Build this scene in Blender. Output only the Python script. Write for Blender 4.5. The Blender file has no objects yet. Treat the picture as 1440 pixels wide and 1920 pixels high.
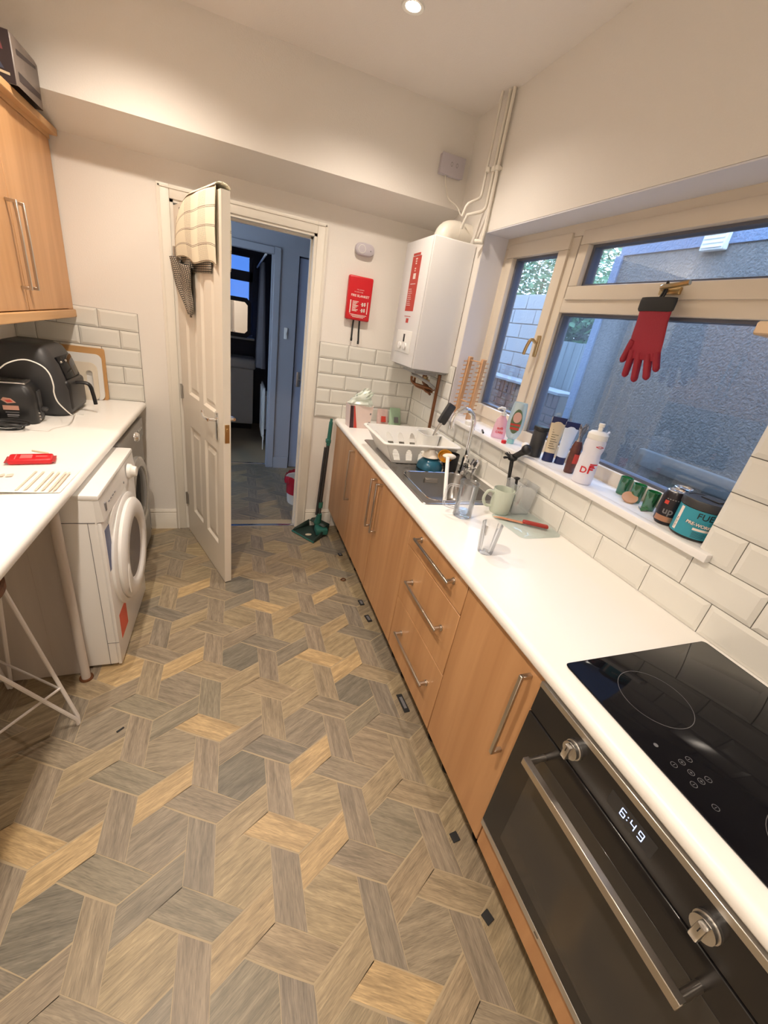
import bpy, bmesh, math, random
from mathutils import Matrix, Vector
random.seed(7)
sc = bpy.context.scene
PI = math.pi

# ---------------------------------------------------------------- camera
cam_d = bpy.data.cameras.new('camera'); cam = bpy.data.objects.new('camera', cam_d)
sc.collection.objects.link(cam); sc.camera = cam
cam_d.sensor_fit = 'VERTICAL'; cam_d.sensor_height = 36.0; cam_d.sensor_width = 27.0
cam_d.lens = 758.713 / 1920 * 36.0
cam_d.clip_start = 0.02; cam_d.clip_end = 200
_R = [0.9384219292237626, -0.309524079208693, 0.15348982748691248]
_U = [-0.0016580748490153119, 0.44022538929200306, 0.897885770803001]
_B = [-0.345487385500175, -0.8428501948820533, 0.41260394502178294]
cam.matrix_world = Matrix(((_R[0], _U[0], _B[0], 0), (_R[1], _U[1], _B[1], 0), (_R[2], _U[2], _B[2], 1.5792), (0, 0, 0, 1)))

# ---------------------------------------------------------------- sky
w = bpy.data.worlds.new('sky'); sc.world = w; w.use_nodes = True
nt = w.node_tree; nt.nodes.clear()
wo = nt.nodes.new('ShaderNodeOutputWorld'); bg = nt.nodes.new('ShaderNodeBackground')
tc = nt.nodes.new('ShaderNodeTexCoord'); sx = nt.nodes.new('ShaderNodeSeparateXYZ'); cr = nt.nodes.new('ShaderNodeValToRGB')
nt.links.new(tc.outputs['Generated'], sx.inputs[0]); nt.links.new(sx.outputs['Z'], cr.inputs[0])
cr.color_ramp.elements[0].position = 0.0; cr.color_ramp.elements[0].color = (0.50, 0.66, 0.86, 1)
cr.color_ramp.elements[1].position = 0.9; cr.color_ramp.elements[1].color = (0.36, 0.56, 0.92, 1)
nt.links.new(cr.outputs[0], bg.inputs[0]); bg.inputs[1].default_value = 8.5
nt.links.new(bg.outputs[0], wo.inputs[0])

# ---------------------------------------------------------------- exposure
sc.view_settings.view_transform = 'Standard'; sc.view_settings.look = 'None'
sc.view_settings.exposure = 0.2; sc.view_settings.gamma = 1.0; sc.view_settings.use_curve_mapping = False
SPOT_W = 76.0
SPOT_C = (1.0, 0.87, 0.74)
SPOTS = [(0.643, 2.144, .62), (-0.40, 2.18, .80), (-0.34, 0.80, 1.25), (-0.30, -0.55, 1.2)]

# ---------------------------------------------------------------- dimensions (metres)
XR, XL, YF, YB, ZC = 1.281, -1.14, 2.961, -1.30, 2.709     # right/left/far/back wall, ceiling
XF = 0.697          # right worktop front edge
XLF = -0.536        # left worktop front edge
YS, ZS, ZS2 = 2.72, 2.190, 2.272   # bulkhead face and underside
WT = 0.91

# ---------------------------------------------------------------- materials
def L(r, g, b):
    f = lambda c: ((c / 255 + 0.055) / 1.055) ** 2.4 if c > 10 else c / 255 / 12.92
    return (f(r), f(g), f(b), 1)
def newmat(name):
    m = bpy.data.materials.new(name); m.use_nodes = True; n = m.node_tree
    return m, n, n.nodes['Principled BSDF']
def mat(name, col, rough=0.5, metal=0.0, bump=0.0, bscale=60, var=0.0, vscale=4, coat=0, trans=0, spec=0.5, emit=0):
    m, n, p = newmat(name)
    p.inputs['Base Color'].default_value = col; p.inputs['Roughness'].default_value = rough
    p.inputs['Metallic'].default_value = metal; p.inputs['Coat Weight'].default_value = coat
    p.inputs['Transmission Weight'].default_value = trans; p.inputs['Specular IOR Level'].default_value = spec
    if emit: p.inputs['Emission Color'].default_value = col; p.inputs['Emission Strength'].default_value = emit
    t = n.nodes.new('ShaderNodeTexCoord')
    if var:
        no = n.nodes.new('ShaderNodeTexNoise'); no.inputs['Scale'].default_value = vscale; no.inputs['Detail'].default_value = 4
        n.links.new(t.outputs['Object'], no.inputs['Vector'])
        mx = n.nodes.new('ShaderNodeMix'); mx.data_type = 'RGBA'
        mx.inputs[6].default_value = tuple(c * (1 - var) for c in col[:3]) + (1,); mx.inputs[7].default_value = tuple(min(1, c * (1 + var)) for c in col[:3]) + (1,)
        n.links.new(no.outputs['Fac'], mx.inputs[0]); n.links.new(mx.outputs[2], p.inputs['Base Color'])
    if bump:
        nb = n.nodes.new('ShaderNodeTexNoise'); nb.inputs['Scale'].default_value = bscale; nb.inputs['Detail'].default_value = 3
        n.links.new(t.outputs['Object'], nb.inputs['Vector'])
        b = n.nodes.new('ShaderNodeBump'); b.inputs['Strength'].default_value = bump; b.inputs['Distance'].default_value = 0.01
        n.links.new(nb.outputs['Fac'], b.inputs['Height']); n.links.new(b.outputs[0], p.inputs['Normal'])
    return m
def wood(name, c1, c2, axis='Z', scale=1.0, rough=0.45, bump=0.05, objvar=False):
    """long grain along an axis of the object"""
    m, n, p = newmat(name)
    t = n.nodes.new('ShaderNodeTexCoord'); mp = n.nodes.new('ShaderNodeMapping')
    s = {'X': (1.2, 16, 16), 'Y': (16, 1.2, 16), 'Z': (16, 16, 1.2)}[axis]
    mp.inputs['Scale'].default_value = tuple(v * scale for v in s)
    n.links.new(t.outputs['Object'], mp.inputs[0])
    a = n.nodes.new('ShaderNodeTexNoise'); a.inputs['Scale'].default_value = 1.0; a.inputs['Detail'].default_value = 6; a.inputs['Distortion'].default_value = 0.6
    n.links.new(mp.outputs[0], a.inputs['Vector'])
    c = n.nodes.new('ShaderNodeValToRGB'); c.color_ramp.elements[0].position = 0.32; c.color_ramp.elements[0].color = c1
    c.color_ramp.elements[1].position = 0.68; c.color_ramp.elements[1].color = c2
    n.links.new(a.outputs['Fac'], c.inputs[0]); n.links.new(c.outputs[0], p.inputs['Base Color'])
    p.inputs['Roughness'].default_value = rough
    if bump:
        b = n.nodes.new('ShaderNodeBump'); b.inputs['Strength'].default_value = bump; b.inputs['Distance'].default_value = 0.002
        n.links.new(a.outputs['Fac'], b.inputs['Height']); n.links.new(b.outputs[0], p.inputs['Normal'])
    return m
def glassy(name, col=(1, 1, 1, 1), rough=0.0, base=0.06, edge=0.6, veil=0.0):
    """thin clear glass or clear plastic: see-through with a fresnel sheen"""
    m = bpy.data.materials.new(name); m.use_nodes = True; n = m.node_tree; n.nodes.clear()
    o = n.nodes.new('ShaderNodeOutputMaterial'); tr = n.nodes.new('ShaderNodeBsdfTransparent'); gl = n.nodes.new('ShaderNodeBsdfGlossy')
    tr.inputs[0].default_value = col; gl.inputs['Roughness'].default_value = rough; gl.inputs[0].default_value = (0.95, 0.97, 1, 1)
    lw = n.nodes.new('ShaderNodeLayerWeight'); lw.inputs[0].default_value = 0.35
    mr = n.nodes.new('ShaderNodeMapRange'); mr.inputs[3].default_value = base; mr.inputs[4].default_value = edge
    n.links.new(lw.outputs['Fresnel'], mr.inputs[0])
    mx = n.nodes.new('ShaderNodeMixShader'); n.links.new(mr.outputs[0], mx.inputs[0]); n.links.new(tr.outputs[0], mx.inputs[1]); n.links.new(gl.outputs[0], mx.inputs[2])
    last = mx
    if veil:
        df = n.nodes.new('ShaderNodeBsdfDiffuse'); df.inputs[0].default_value = tuple(min(1, c + 0.1) for c in col[:3]) + (1,)
        m2 = n.nodes.new('ShaderNodeMixShader'); m2.inputs[0].default_value = veil
        n.links.new(mx.outputs[0], m2.inputs[1]); n.links.new(df.outputs[0], m2.inputs[2]); last = m2
    n.links.new(last.outputs[0], o.inputs[0])
    return m

M = {}
M['wall'] = mat('cream_paint', L(236, 231, 224), 0.85, bump=0.12, bscale=180, var=0.02, vscale=1.5)
M['ceil'] = mat('ceiling_paint', L(240, 234, 228), 0.9, bump=0.12, bscale=180)
M['trim'] = mat('white_gloss_paint', L(232, 226, 214), 0.4, var=0.03, vscale=8)
M['doorpaint'] = mat('door_paint', L(230, 222, 208), 0.42, var=0.03, vscale=5)
M['hallwall'] = mat('hall_paint', L(158, 160, 168), 0.85, var=0.03)
M['grout'] = mat('grey_grout', L(118, 112, 106), 0.9)
M['tile'] = mat('white_glazed_tile', L(224, 222, 214), 0.12, var=0.015, vscale=9, spec=0.5)
M['worktop'] = mat('white_laminate', L(244, 241, 235), 0.28, var=0.01, vscale=3)
M['wood'] = wood('beech_veneer', L(176, 128, 84), L(196, 148, 102), 'Z', 0.9, 0.38)
M['woodside'] = wood('beech_side', L(168, 120, 78), L(186, 138, 94), 'Y', 0.9, 0.4)
M['woodup'] = wood('beech_wall_unit', L(190, 142, 96), L(208, 160, 112), 'Z', 0.9, 0.38)
M['woodupY'] = wood('beech_cornice', L(196, 150, 100), L(212, 168, 118), 'Y', 0.9, 0.38)
M['steel'] = mat('brushed_steel', (0.62, 0.60, 0.57, 1), 0.3, 1.0, var=0.08, vscale=40)
M['nickel'] = mat('satin_nickel', (0.55, 0.51, 0.46, 1), 0.28, 1.0)
M['chrome'] = mat('chrome', (0.85, 0.86, 0.88, 1), 0.06, 1.0)
M['sink'] = mat('sink_steel', (0.42, 0.41, 0.40, 1), 0.25, 1.0, bump=0.04, bscale=300, var=0.1, vscale=14)
M['brass'] = mat('worn_brass', (0.55, 0.40, 0.20, 1), 0.3, 1.0)
M['copper'] = mat('dull_copper', L(120, 78, 50), 0.45, 0.6, var=0.2, vscale=30)
M['blackglass'] = mat('black_glass', (0.005, 0.005, 0.007, 1), 0.05, spec=0.12)
M['blackenamel'] = mat('black_enamel', (0.012, 0.011, 0.011, 1), 0.22)
M['ovenglass'] = mat('dark_oven_glass', (0.038, 0.034, 0.03, 1), 0.12)
M['black'] = mat('black_plastic', (0.012, 0.012, 0.013, 1), 0.4)
M['blackrub'] = mat('black_rubber', (0.02, 0.02, 0.02, 1), 0.7)
M['charcoal'] = mat('charcoal_plastic', (0.035, 0.035, 0.037, 1), 0.45)
M['white'] = mat('white_plastic', L(236, 234, 228), 0.4)
M['whiteenamel'] = mat('white_enamel', L(232, 230, 226), 0.28, var=0.02)
M['greyenamel'] = mat('silver_grey_enamel', L(150, 148, 144), 0.35)
M['greypanel'] = wood('grey_panel', L(186, 176, 166), L(206, 196, 184), 'Z', 0.35, 0.6, 0.0)
M['boiler'] = mat('boiler_enamel', L(232, 230, 228), 0.3, var=0.015)
M['lilac'] = mat('pale_lilac_plastic', L(198, 192, 200), 0.45)
M['upvc'] = mat('aged_white_upvc', L(222, 210, 192), 0.38, var=0.04, vscale=6)
M['sill'] = mat('sill_board', L(240, 238, 236), 0.35)
M['gasket'] = mat('dark_gasket', L(96, 98, 110), 0.6)
M['pane'] = glassy('window_glass', (0.95, 0.97, 0.99, 1), 0.0, 0.025, 0.30)
M['glass'] = glassy('clear_glass', (0.985, 0.99, 0.995, 1), 0.0, 0.04, 0.8, 0.03)
M['glasstray'] = glassy('tinted_tray_glass', (0.95, 0.985, 0.98, 1), 0.03, 0.05, 0.45)
M['clearplastic'] = glassy('clear_plastic', (0.96, 0.97, 0.97, 1), 0.12, 0.06, 0.5, 0.10)
M['frost'] = glassy('frosted_bottle_plastic', (0.86, 0.84, 0.90, 1), 0.35, 0.1, 0.4, 0.72)
M['pinkgel'] = glassy('pink_soap', (0.98, 0.66, 0.76, 1), 0.1, 0.08, 0.6, 0.4)
M['greenglass'] = glassy('green_glass', (0.02, 0.42, 0.16, 1), 0.05, 0.1, 0.8, 0.18)
M['film'] = glassy('green_tinted_plastic_bag', (0.85, 0.93, 0.82, 1), 0.3, 0.12, 0.5, 0.5)
M['red'] = mat('red_plastic', L(205, 28, 38), 0.35)
M['redlabel'] = mat('red_print', L(196, 62, 48), 0.5)
M['print_white'] = mat('white_print', L(240, 225, 215), 0.5)
M['print_black'] = mat('black_print', L(30, 28, 28), 0.5)
M['print_grey'] = mat('grey_print', L(120, 118, 120), 0.5)
M['glove_red'] = mat('red_silicone_glove', L(150, 20, 42), 0.6, bump=0.3, bscale=500)
M['greenplastic'] = mat('teal_plastic', L(44, 104, 92), 0.45)
M['darkgreen'] = mat('dark_green_plastic', L(34, 52, 46), 0.5)
M['pinewood'] = wood('pine_dowel', L(196, 150, 108), L(216, 172, 128), 'Z', 1.5, 0.55)
M['darkwood'] = wood('dark_seat_wood', L(92, 56, 34), L(120, 76, 48), 'X', 1.2, 0.5)
M['rodwhite'] = mat('white_powder_coat', L(220, 214, 208), 0.4)
M['mug'] = mat('pale_green_stoneware', L(196, 204, 188), 0.3)
M['bluebowl'] = mat('blue_glaze', L(42, 98, 122), 0.25, var=0.25, vscale=30)
M['cream'] = mat('cream_glaze', L(236, 226, 210), 0.3)
M['amber'] = mat('amber_glaze', L(190, 130, 30), 0.25)
M['teal'] = mat('teal_label', L(52, 148, 168), 0.4)
M['navy'] = mat('navy_plastic', L(22, 34, 82), 0.35)
M['beige'] = mat('beige_label', L(206, 190, 160), 0.5)
M['paper'] = mat('white_paper', L(238, 232, 222), 0.8)
M['foil'] = mat('crumpled_foil', (0.5, 0.45, 0.42, 1), 0.25, 0.9, bump=0.8, bscale=60)
M['choc'] = mat('brown_wrapper', L(92, 46, 36), 0.4, var=0.5, vscale=60)
M['candark'] = mat('dark_printed_can', L(38, 34, 40), 0.3, 0.3)
M['alu'] = mat('aluminium', (0.75, 0.76, 0.78, 1), 0.2, 1.0)
M['bluefilm'] = mat('blue_sticker', L(58, 74, 128), 0.4, var=0.5, vscale=60)
M['orange'] = mat('orange_sticker', L(222, 92, 66), 0.5)
M['darkbag'] = mat('dark_carrier', L(52, 42, 44), 0.5, var=0.3, vscale=8)
M['concrete'] = mat('concrete_block', L(136, 140, 144), 0.9, bump=0.5, bscale=40, var=0.15, vscale=6)
M['brick'] = mat('old_brick', L(92, 74, 70), 0.9, bump=0.6, bscale=40, var=0.3, vscale=9)
M['fence'] = wood('weathered_fence', L(86, 96, 100), L(116, 126, 130), 'Z', 0.5, 0.8)
M['render'] = mat('roughcast_render', L(112, 108, 104), 0.95, bump=1.0, bscale=75, var=0.45, vscale=48)
M['renderlight'] = mat('pale_render', L(112, 124, 146), 0.9, bump=0.8, bscale=75, var=.2, vscale=48)
M['leaf'] = mat('hedge_leaf', L(66, 108, 62), 0.5, var=0.5, vscale=12)
M['leaf2'] = mat('tree_leaf', L(92, 128, 92), 0.6, var=0.5, vscale=7)
M['bark'] = mat('bark', L(80, 68, 56), 0.9)
M['ground'] = mat('garden_concrete', L(98, 98, 96), 0.95, bump=0.5, bscale=20, var=0.2)
M['dirt'] = mat('dark_carcass', L(54, 46, 40), 0.8)
M['curtain'] = mat('grey_curtain', L(120, 116, 122), 0.9, var=0.15, vscale=10)
M['bathtile'] = mat('dark_bath_wall', L(84, 84, 98), 0.7)
M['hinge'] = mat('steel_hinge', (0.5, 0.48, 0.45, 1), 0.4, 1.0)

def floor_mat(name, ang):
    """wood or stone look plank; tone comes from each object's own colour, grain along an angle"""
    m, n, p = newmat(name)
    t = n.nodes.new('ShaderNodeTexCoord'); oi = n.nodes.new('ShaderNodeObjectInfo')
    m1 = n.nodes.new('ShaderNodeMapping'); m1.inputs['Rotation'].default_value = (0, 0, -ang)
    n.links.new(t.outputs['Object'], m1.inputs[0])
    ad = n.nodes.new('ShaderNodeVectorMath'); ad.operation = 'ADD'
    mu = n.nodes.new('ShaderNodeVectorMath'); mu.operation = 'SCALE'; mu.inputs['Scale'].default_value = 3.0
    cb = n.nodes.new('ShaderNodeCombineXYZ'); n.links.new(oi.outputs['Random'], cb.inputs[0]); n.links.new(oi.outputs['Random'], cb.inputs[1])
    n.links.new(cb.outputs[0], mu.inputs[0]); n.links.new(m1.outputs[0], ad.inputs[0]); n.links.new(mu.outputs[0], ad.inputs[1])
    def noise(sx_, sy_, det, dist=0.0):
        mp = n.nodes.new('ShaderNodeMapping'); mp.inputs['Scale'].default_value = (sx_, sy_, 1)
        n.links.new(ad.outputs[0], mp.inputs[0])
        no = n.nodes.new('ShaderNodeTexNoise'); no.inputs['Scale'].default_value = 1; no.inputs['Detail'].default_value = det; no.inputs['Distortion'].default_value = dist
        n.links.new(mp.outputs[0], no.inputs['Vector']); return no
    fine = noise(30, 330, 6, 0.6); broad = noise(6.5, 58, 8, 0.5)
    mr = n.nodes.new('ShaderNodeMapRange'); mr.inputs[1].default_value = 0.3; mr.inputs[2].default_value = 0.7; mr.inputs[3].default_value = 0.72; mr.inputs[4].default_value = 1.26
    n.links.new(broad.outputs['Fac'], mr.inputs[0])
    mr2 = n.nodes.new('ShaderNodeMapRange'); mr2.inputs[1].default_value = 0.3; mr2.inputs[2].default_value = 0.7; mr2.inputs[3].default_value = 0.74; mr2.inputs[4].default_value = 1.22
    n.links.new(fine.outputs['Fac'], mr2.inputs[0])
    mm = n.nodes.new('ShaderNodeMath'); mm.operation = 'MULTIPLY'; n.links.new(mr.outputs[0], mm.inputs[0]); n.links.new(mr2.outputs[0], mm.inputs[1])
    vm = n.nodes.new('ShaderNodeVectorMath'); vm.operation = 'SCALE'
    n.links.new(oi.outputs['Color'], vm.inputs[0]); gn = n.nodes.new('ShaderNodeMath'); gn.operation = 'MULTIPLY'; gn.inputs[1].default_value = 1.2; n.links.new(mm.outputs[0], gn.inputs[0]); n.links.new(gn.outputs[0], vm.inputs['Scale'])
    n.links.new(vm.outputs[0], p.inputs['Base Color']); p.inputs['Roughness'].default_value = 0.42
    b = n.nodes.new('ShaderNodeBump'); b.inputs['Strength'].default_value = 0.12; b.inputs['Distance'].default_value = 0.003
    n.links.new(fine.outputs['Fac'], b.inputs['Height']); n.links.new(b.outputs[0], p.inputs['Normal'])
    return m
FM = {a: floor_mat('vinyl_grain_%d' % i, math.radians(a)) for i, a in enumerate((90, 30, -30, 0))}
M['joint'] = mat('vinyl_joint', L(172, 154, 124), 0.5)

def towel_mat(name, base, line, kind):
    m, n, p = newmat(name); uv = n.nodes.new('ShaderNodeUVMap'); s = n.nodes.new('ShaderNodeSeparateXYZ'); n.links.new(uv.outputs[0], s.inputs[0])
    def stripe(out, freq, width, off=0.0):
        a = n.nodes.new('ShaderNodeMath'); a.operation = 'MULTIPLY_ADD'; a.inputs[1].default_value = freq; a.inputs[2].default_value = off; n.links.new(out, a.inputs[0])
        f = n.nodes.new('ShaderNodeMath'); f.operation = 'FRACT'; n.links.new(a.outputs[0], f.inputs[0])
        g = n.nodes.new('ShaderNodeMath'); g.operation = 'LESS_THAN'; g.inputs[1].default_value = width; n.links.new(f.outputs[0], g.inputs[0]); return g.outputs[0]
    def op(o, a, b):
        q = n.nodes.new('ShaderNodeMath'); q.operation = o; n.links.new(a, q.inputs[0]); n.links.new(b, q.inputs[1]); return q.outputs[0]
    if kind == 'lines':
        big = op('MAXIMUM', stripe(s.outputs[1], 4.0, 0.03), stripe(s.outputs[1], 4.0, 0.03, 0.08))
        small = op('MULTIPLY', stripe(s.outputs[1], 75.0, 0.28), stripe(s.outputs[0], 2.6, 0.42, 0.30))
        dash = op('MULTIPLY', small, stripe(s.outputs[0], 60.0, 0.7)); fac = op('MAXIMUM', big, dash)
    else:
        fac = op('MAXIMUM', stripe(s.outputs[0], 26.0, 0.40), stripe(s.outputs[1], 30.0, 0.40))
    mx = n.nodes.new('ShaderNodeMix'); mx.data_type = 'RGBA'; mx.inputs[6].default_value = base; mx.inputs[7].default_value = line
    n.links.new(fac, mx.inputs[0]); n.links.new(mx.outputs[2], p.inputs['Base Color']); p.inputs['Roughness'].default_value = 0.95
    return m
M['towel'] = towel_mat('cream_striped_cloth', L(240, 232, 208), L(120, 96, 80), 'lines')
M['towelcheck'] = towel_mat('dark_check_cloth', L(196, 184, 164), L(48, 46, 48), 'check')

# ---------------------------------------------------------------- mesh builder
class MB:
    def __init__(s): s.v = []; s.f = []; s.m = []; s.uv = {}; s.xf = Matrix.Identity(4)
    def add(s, vs, fs, mi=0):
        o = len(s.v); s.v += [tuple(s.xf @ Vector(p)) for p in vs]
        for f in fs: s.f.append(tuple(o + i for i in f)); s.m.append(mi)
        return s
    def box(s, x0, x1, y0, y1, z0, z1, mi=0):
        return s.add([(x, y, z) for z in (z0, z1) for y in (y0, y1) for x in (x0, x1)],
                     [(0, 2, 3, 1), (4, 5, 7, 6), (0, 1, 5, 4), (2, 6, 7, 3), (0, 4, 6, 2), (1, 3, 7, 5)], mi)
    def rbox(s, x0, x1, y0, y1, z0, z1, r=0.005, seg=2, mi=0):
        bm = bmesh.new(); bmesh.ops.create_cube(bm, size=1.0)
        for v in bm.verts: v.co = Vector((x0 + (v.co.x + .5) * (x1 - x0), y0 + (v.co.y + .5) * (y1 - y0), z0 + (v.co.z + .5) * (z1 - z0)))
        bmesh.ops.bevel(bm, geom=list(bm.edges), offset=r, segments=seg, affect='EDGES', profile=0.5)
        bm.verts.index_update(); s.add([tuple(v.co) for v in bm.verts], [tuple(v.index for v in f.verts) for f in bm.faces], mi); bm.free(); return s
    def prism(s, poly, a0, a1, axis='Z', mi=0):
        """poly is counter-clockwise in the plane seen from +axis"""
        def P(u, v, w): return {'Z': (u, v, w), 'X': (w, u, v), 'Y': (v, w, u)}[axis]
        n = len(poly); vs = [P(u, v, a0) for u, v in poly] + [P(u, v, a1) for u, v in poly]
        fs = [tuple(range(n))[::-1], tuple(range(n, 2 * n))] + [(i, (i + 1) % n, n + (i + 1) % n, n + i) for i in range(n)]
        return s.add(vs, fs, mi)
    def lathe(s, prof, n=24, cx=0, cy=0, cz=0, mi=0, sx=1, sy=1, cap=False):
        vs = []; fs = []
        for r, z in prof:
            for k in range(n):
                a = 2 * PI * k / n; vs.append((cx + r * math.cos(a) * sx, cy + r * math.sin(a) * sy, cz + z))
        for i in range(len(prof) - 1):
            for k in range(n):
                k2 = (k + 1) % n; fs.append((i * n + k, i * n + k2, (i + 1) * n + k2, (i + 1) * n + k))
        if cap: fs.append(tuple(range(n))[::-1]); fs.append(tuple((len(prof) - 1) * n + k for k in range(n)))
        return s.add(vs, fs, mi)
    def cyl(s, r, z0, z1, n=20, cx=0, cy=0, mi=0): return s.lathe([(r, z0), (r, z1)], n, cx, cy, 0, mi, cap=True)
    def tube(s, pts, r, n=8, mi=0, closed=False, rz=None):
        pts = [Vector(p) for p in pts]; N = len(pts); vs = []; fs = []
        rs = r if isinstance(r, (list, tuple)) else [r] * N
        up = None
        for i, p in enumerate(pts):
            if closed: d = pts[(i + 1) % N] - pts[i - 1]
            else: d = pts[min(i + 1, N - 1)] - pts[max(i - 1, 0)]
            d.normalize()
            if up is None: up = Vector((0, 0, 1)) if abs(d.z) < 0.9 else Vector((1, 0, 0))
            side = d.cross(up).normalized(); up = side.cross(d).normalized()
            for k in range(n):
                a = 2 * PI * k / n; vs.append(tuple(p + (side * math.cos(a) + up * math.sin(a) * (rz or 1)) * rs[i]))
        m = N if closed else N - 1
        for i in range(m):
            for k in range(n):
                a, b = i * n + k, i * n + (k + 1) % n; c, d = ((i + 1) % N) * n + (k + 1) % n, ((i + 1) % N) * n + k
                fs.append((a, d, c, b))
        if not closed: fs.append(tuple(range(n))); fs.append(tuple((N - 1) * n + k for k in range(n))[::-1])
        return s.add(vs, fs, mi)
    def ball(s, r, c=(0, 0, 0), n=14, sx=1, sy=1, sz=1, mi=0):
        prof = [(max(1e-4, r * math.sin(PI * i / n)), -r * math.cos(PI * i / n) * sz) for i in range(n + 1)]
        return s.lathe(prof, n * 2, c[0], c[1], c[2], mi, sx, sy)
    def grid(s, fn, nu, nv, mi=0, uv=True):
        o = len(s.v); vs = []; uvs = []
        for j in range(nv + 1):
            for i in range(nu + 1):
                u, v = i / nu, j / nv; vs.append(fn(u, v)); uvs.append((u, v))
        fs = [(j * (nu + 1) + i, j * (nu + 1) + i + 1, (j + 1) * (nu + 1) + i + 1, (j + 1) * (nu + 1) + i) for j in range(nv) for i in range(nu)]
        s.add(vs, fs, mi)
        if uv:
            for i, t in enumerate(uvs): s.uv[o + i] = t
        return s

def arc(p0, p1, p2, n=8):
    """quadratic bend between two ends"""
    p0, p1, p2 = Vector(p0), Vector(p1), Vector(p2)
    return [p0 * (1 - t) ** 2 + p1 * 2 * t * (1 - t) + p2 * t * t for t in [i / n for i in range(n + 1)]]
def spline(ps, n=8):
    ps = [Vector(p) for p in ps]; out = []
    for i in range(len(ps) - 1):
        a, b, c, d = ps[max(0, i - 1)], ps[i], ps[i + 1], ps[min(len(ps) - 1, i + 2)]
        for k in range(n):
            t = k / n; out.append(0.5 * ((2 * b) + (c - a) * t + (2 * a - 5 * b + 4 * c - d) * t * t + (3 * b - a - 3 * c + d) * t ** 3))
    out.append(ps[-1]); return out

def mesh_of(name, mb, mats, smooth=40, fixn=True):
    me = bpy.data.meshes.new(name); me.from_pydata(mb.v, [], mb.f)
    for m in (mats if isinstance(mats, (list, tuple)) else [mats]): me.materials.append(m)
    me.polygons.foreach_set('material_index', mb.m)
    if mb.uv:
        ul = me.uv_layers.new(name='UVMap')
        for lp in me.loops: ul.data[lp.index].uv = mb.uv.get(lp.vertex_index, (0, 0))
    if fixn:
        bm = bmesh.new(); bm.from_mesh(me); bmesh.ops.recalc_face_normals(bm, faces=bm.faces); bm.to_mesh(me); bm.free()
    me.polygons.foreach_set('use_smooth', [True] * len(me.polygons)); me.set_sharp_from_angle(angle=math.radians(smooth)); me.update()
    return me
def obj(name, mb, mats, parent=None, label=None, smooth=40):
    o = bpy.data.objects.new(name, mesh_of(name, mb, mats, smooth)); sc.collection.objects.link(o)
    if parent: o.parent = parent
    if label: o['label'] = label
    return o
def tag(o, label, cat, group=None):
    o['label'] = label; o['category'] = cat
    if group: o['group'] = group
    return o
def thing(name, label, cat, loc=(0, 0, 0), rz=0, group=None):
    o = bpy.data.objects.new(name, None); sc.collection.objects.link(o); o.empty_display_size = 0.05
    o.location = loc; o.rotation_euler = (0, 0, rz); return tag(o, label, cat, group)
def struct(name, mb=None, mats=None, loc=(0, 0, 0), rz=0):
    if mb is None: o = bpy.data.objects.new(name, None); sc.collection.objects.link(o)
    else: o = obj(name, mb, mats)
    o.location = loc; o.rotation_euler = (0, 0, rz); o['kind'] = 'structure'; return o
def copy_tree(o, parent=None):
    c = o.copy(); sc.collection.objects.link(c)
    if parent: c.parent = parent
    for ch in list(o.children): copy_tree(ch, c)
    return c
_fonts = {}
def text_mesh(s, size, bold=False, extrude=0.0004):
    cu = bpy.data.curves.new('txt', 'FONT'); cu.body = s; cu.size = size; cu.align_x = 'CENTER'; cu.align_y = 'CENTER'; cu.extrude = extrude
    if bold: cu.offset = size * 0.018
    ob = bpy.data.objects.new('txt', cu); sc.collection.objects.link(ob)
    dg = bpy.context.evaluated_depsgraph_get(); me = bpy.data.meshes.new_from_object(ob.evaluated_get(dg))
    vs = [tuple(v.co) for v in me.vertices]; fs = [tuple(p.vertices) for p in me.polygons]
    bpy.data.objects.remove(ob); bpy.data.curves.remove(cu); bpy.data.meshes.remove(me); return vs, fs
def add_text(mb, s, size, mtx, bold=False, mi=0, sx=1.0):
    vs, fs = text_mesh(s, size, bold); old = mb.xf; mb.xf = old @ mtx; mb.add([(x * sx, y, z) for x, y, z in vs], fs, mi); mb.xf = old
def frame(o, ux, uy):
    """matrix whose x and y axes are ux, uy at origin o"""
    ux, uy = Vector(ux).normalized(), Vector(uy).normalized(); uz = ux.cross(uy)
    return Matrix(((ux.x, uy.x, uz.x, o[0]), (ux.y, uy.y, uz.y, o[1]), (ux.z, uy.z, uz.z, o[2]), (0, 0, 0, 1)))
def cyl_text(mb, s, size, R, a0, z, bold=False, mi=0, sx=1.0, tilt=0):
    """writing wrapped on a cylinder, centred at angle a0 and height z"""
    vs, fs = text_mesh(s, size, bold)
    ct, st = math.cos(tilt), math.sin(tilt); out = []
    for x, y, w_ in vs:
        x *= sx; x, y = x * ct - y * st, x * st + y * ct; a = a0 + x / R
        out.append(((R + 0.0006 + w_) * math.cos(a), (R + 0.0006 + w_) * math.sin(a), z + y))
    mb.add(out, fs, mi)
def cyl_patch(mb, R, a0, a1, z0, z1, n=12, mi=0, R2=None):
    R2 = R2 or R; vs = []
    for k in range(n + 1):
        a = a0 + (a1 - a0) * k / n; vs += [(R * math.cos(a), R * math.sin(a), z0), (R2 * math.cos(a), R2 * math.sin(a), z1)]
    mb.add(vs, [(2 * k, 2 * k + 2, 2 * k + 3, 2 * k + 1) for k in range(n)], mi)

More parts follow.
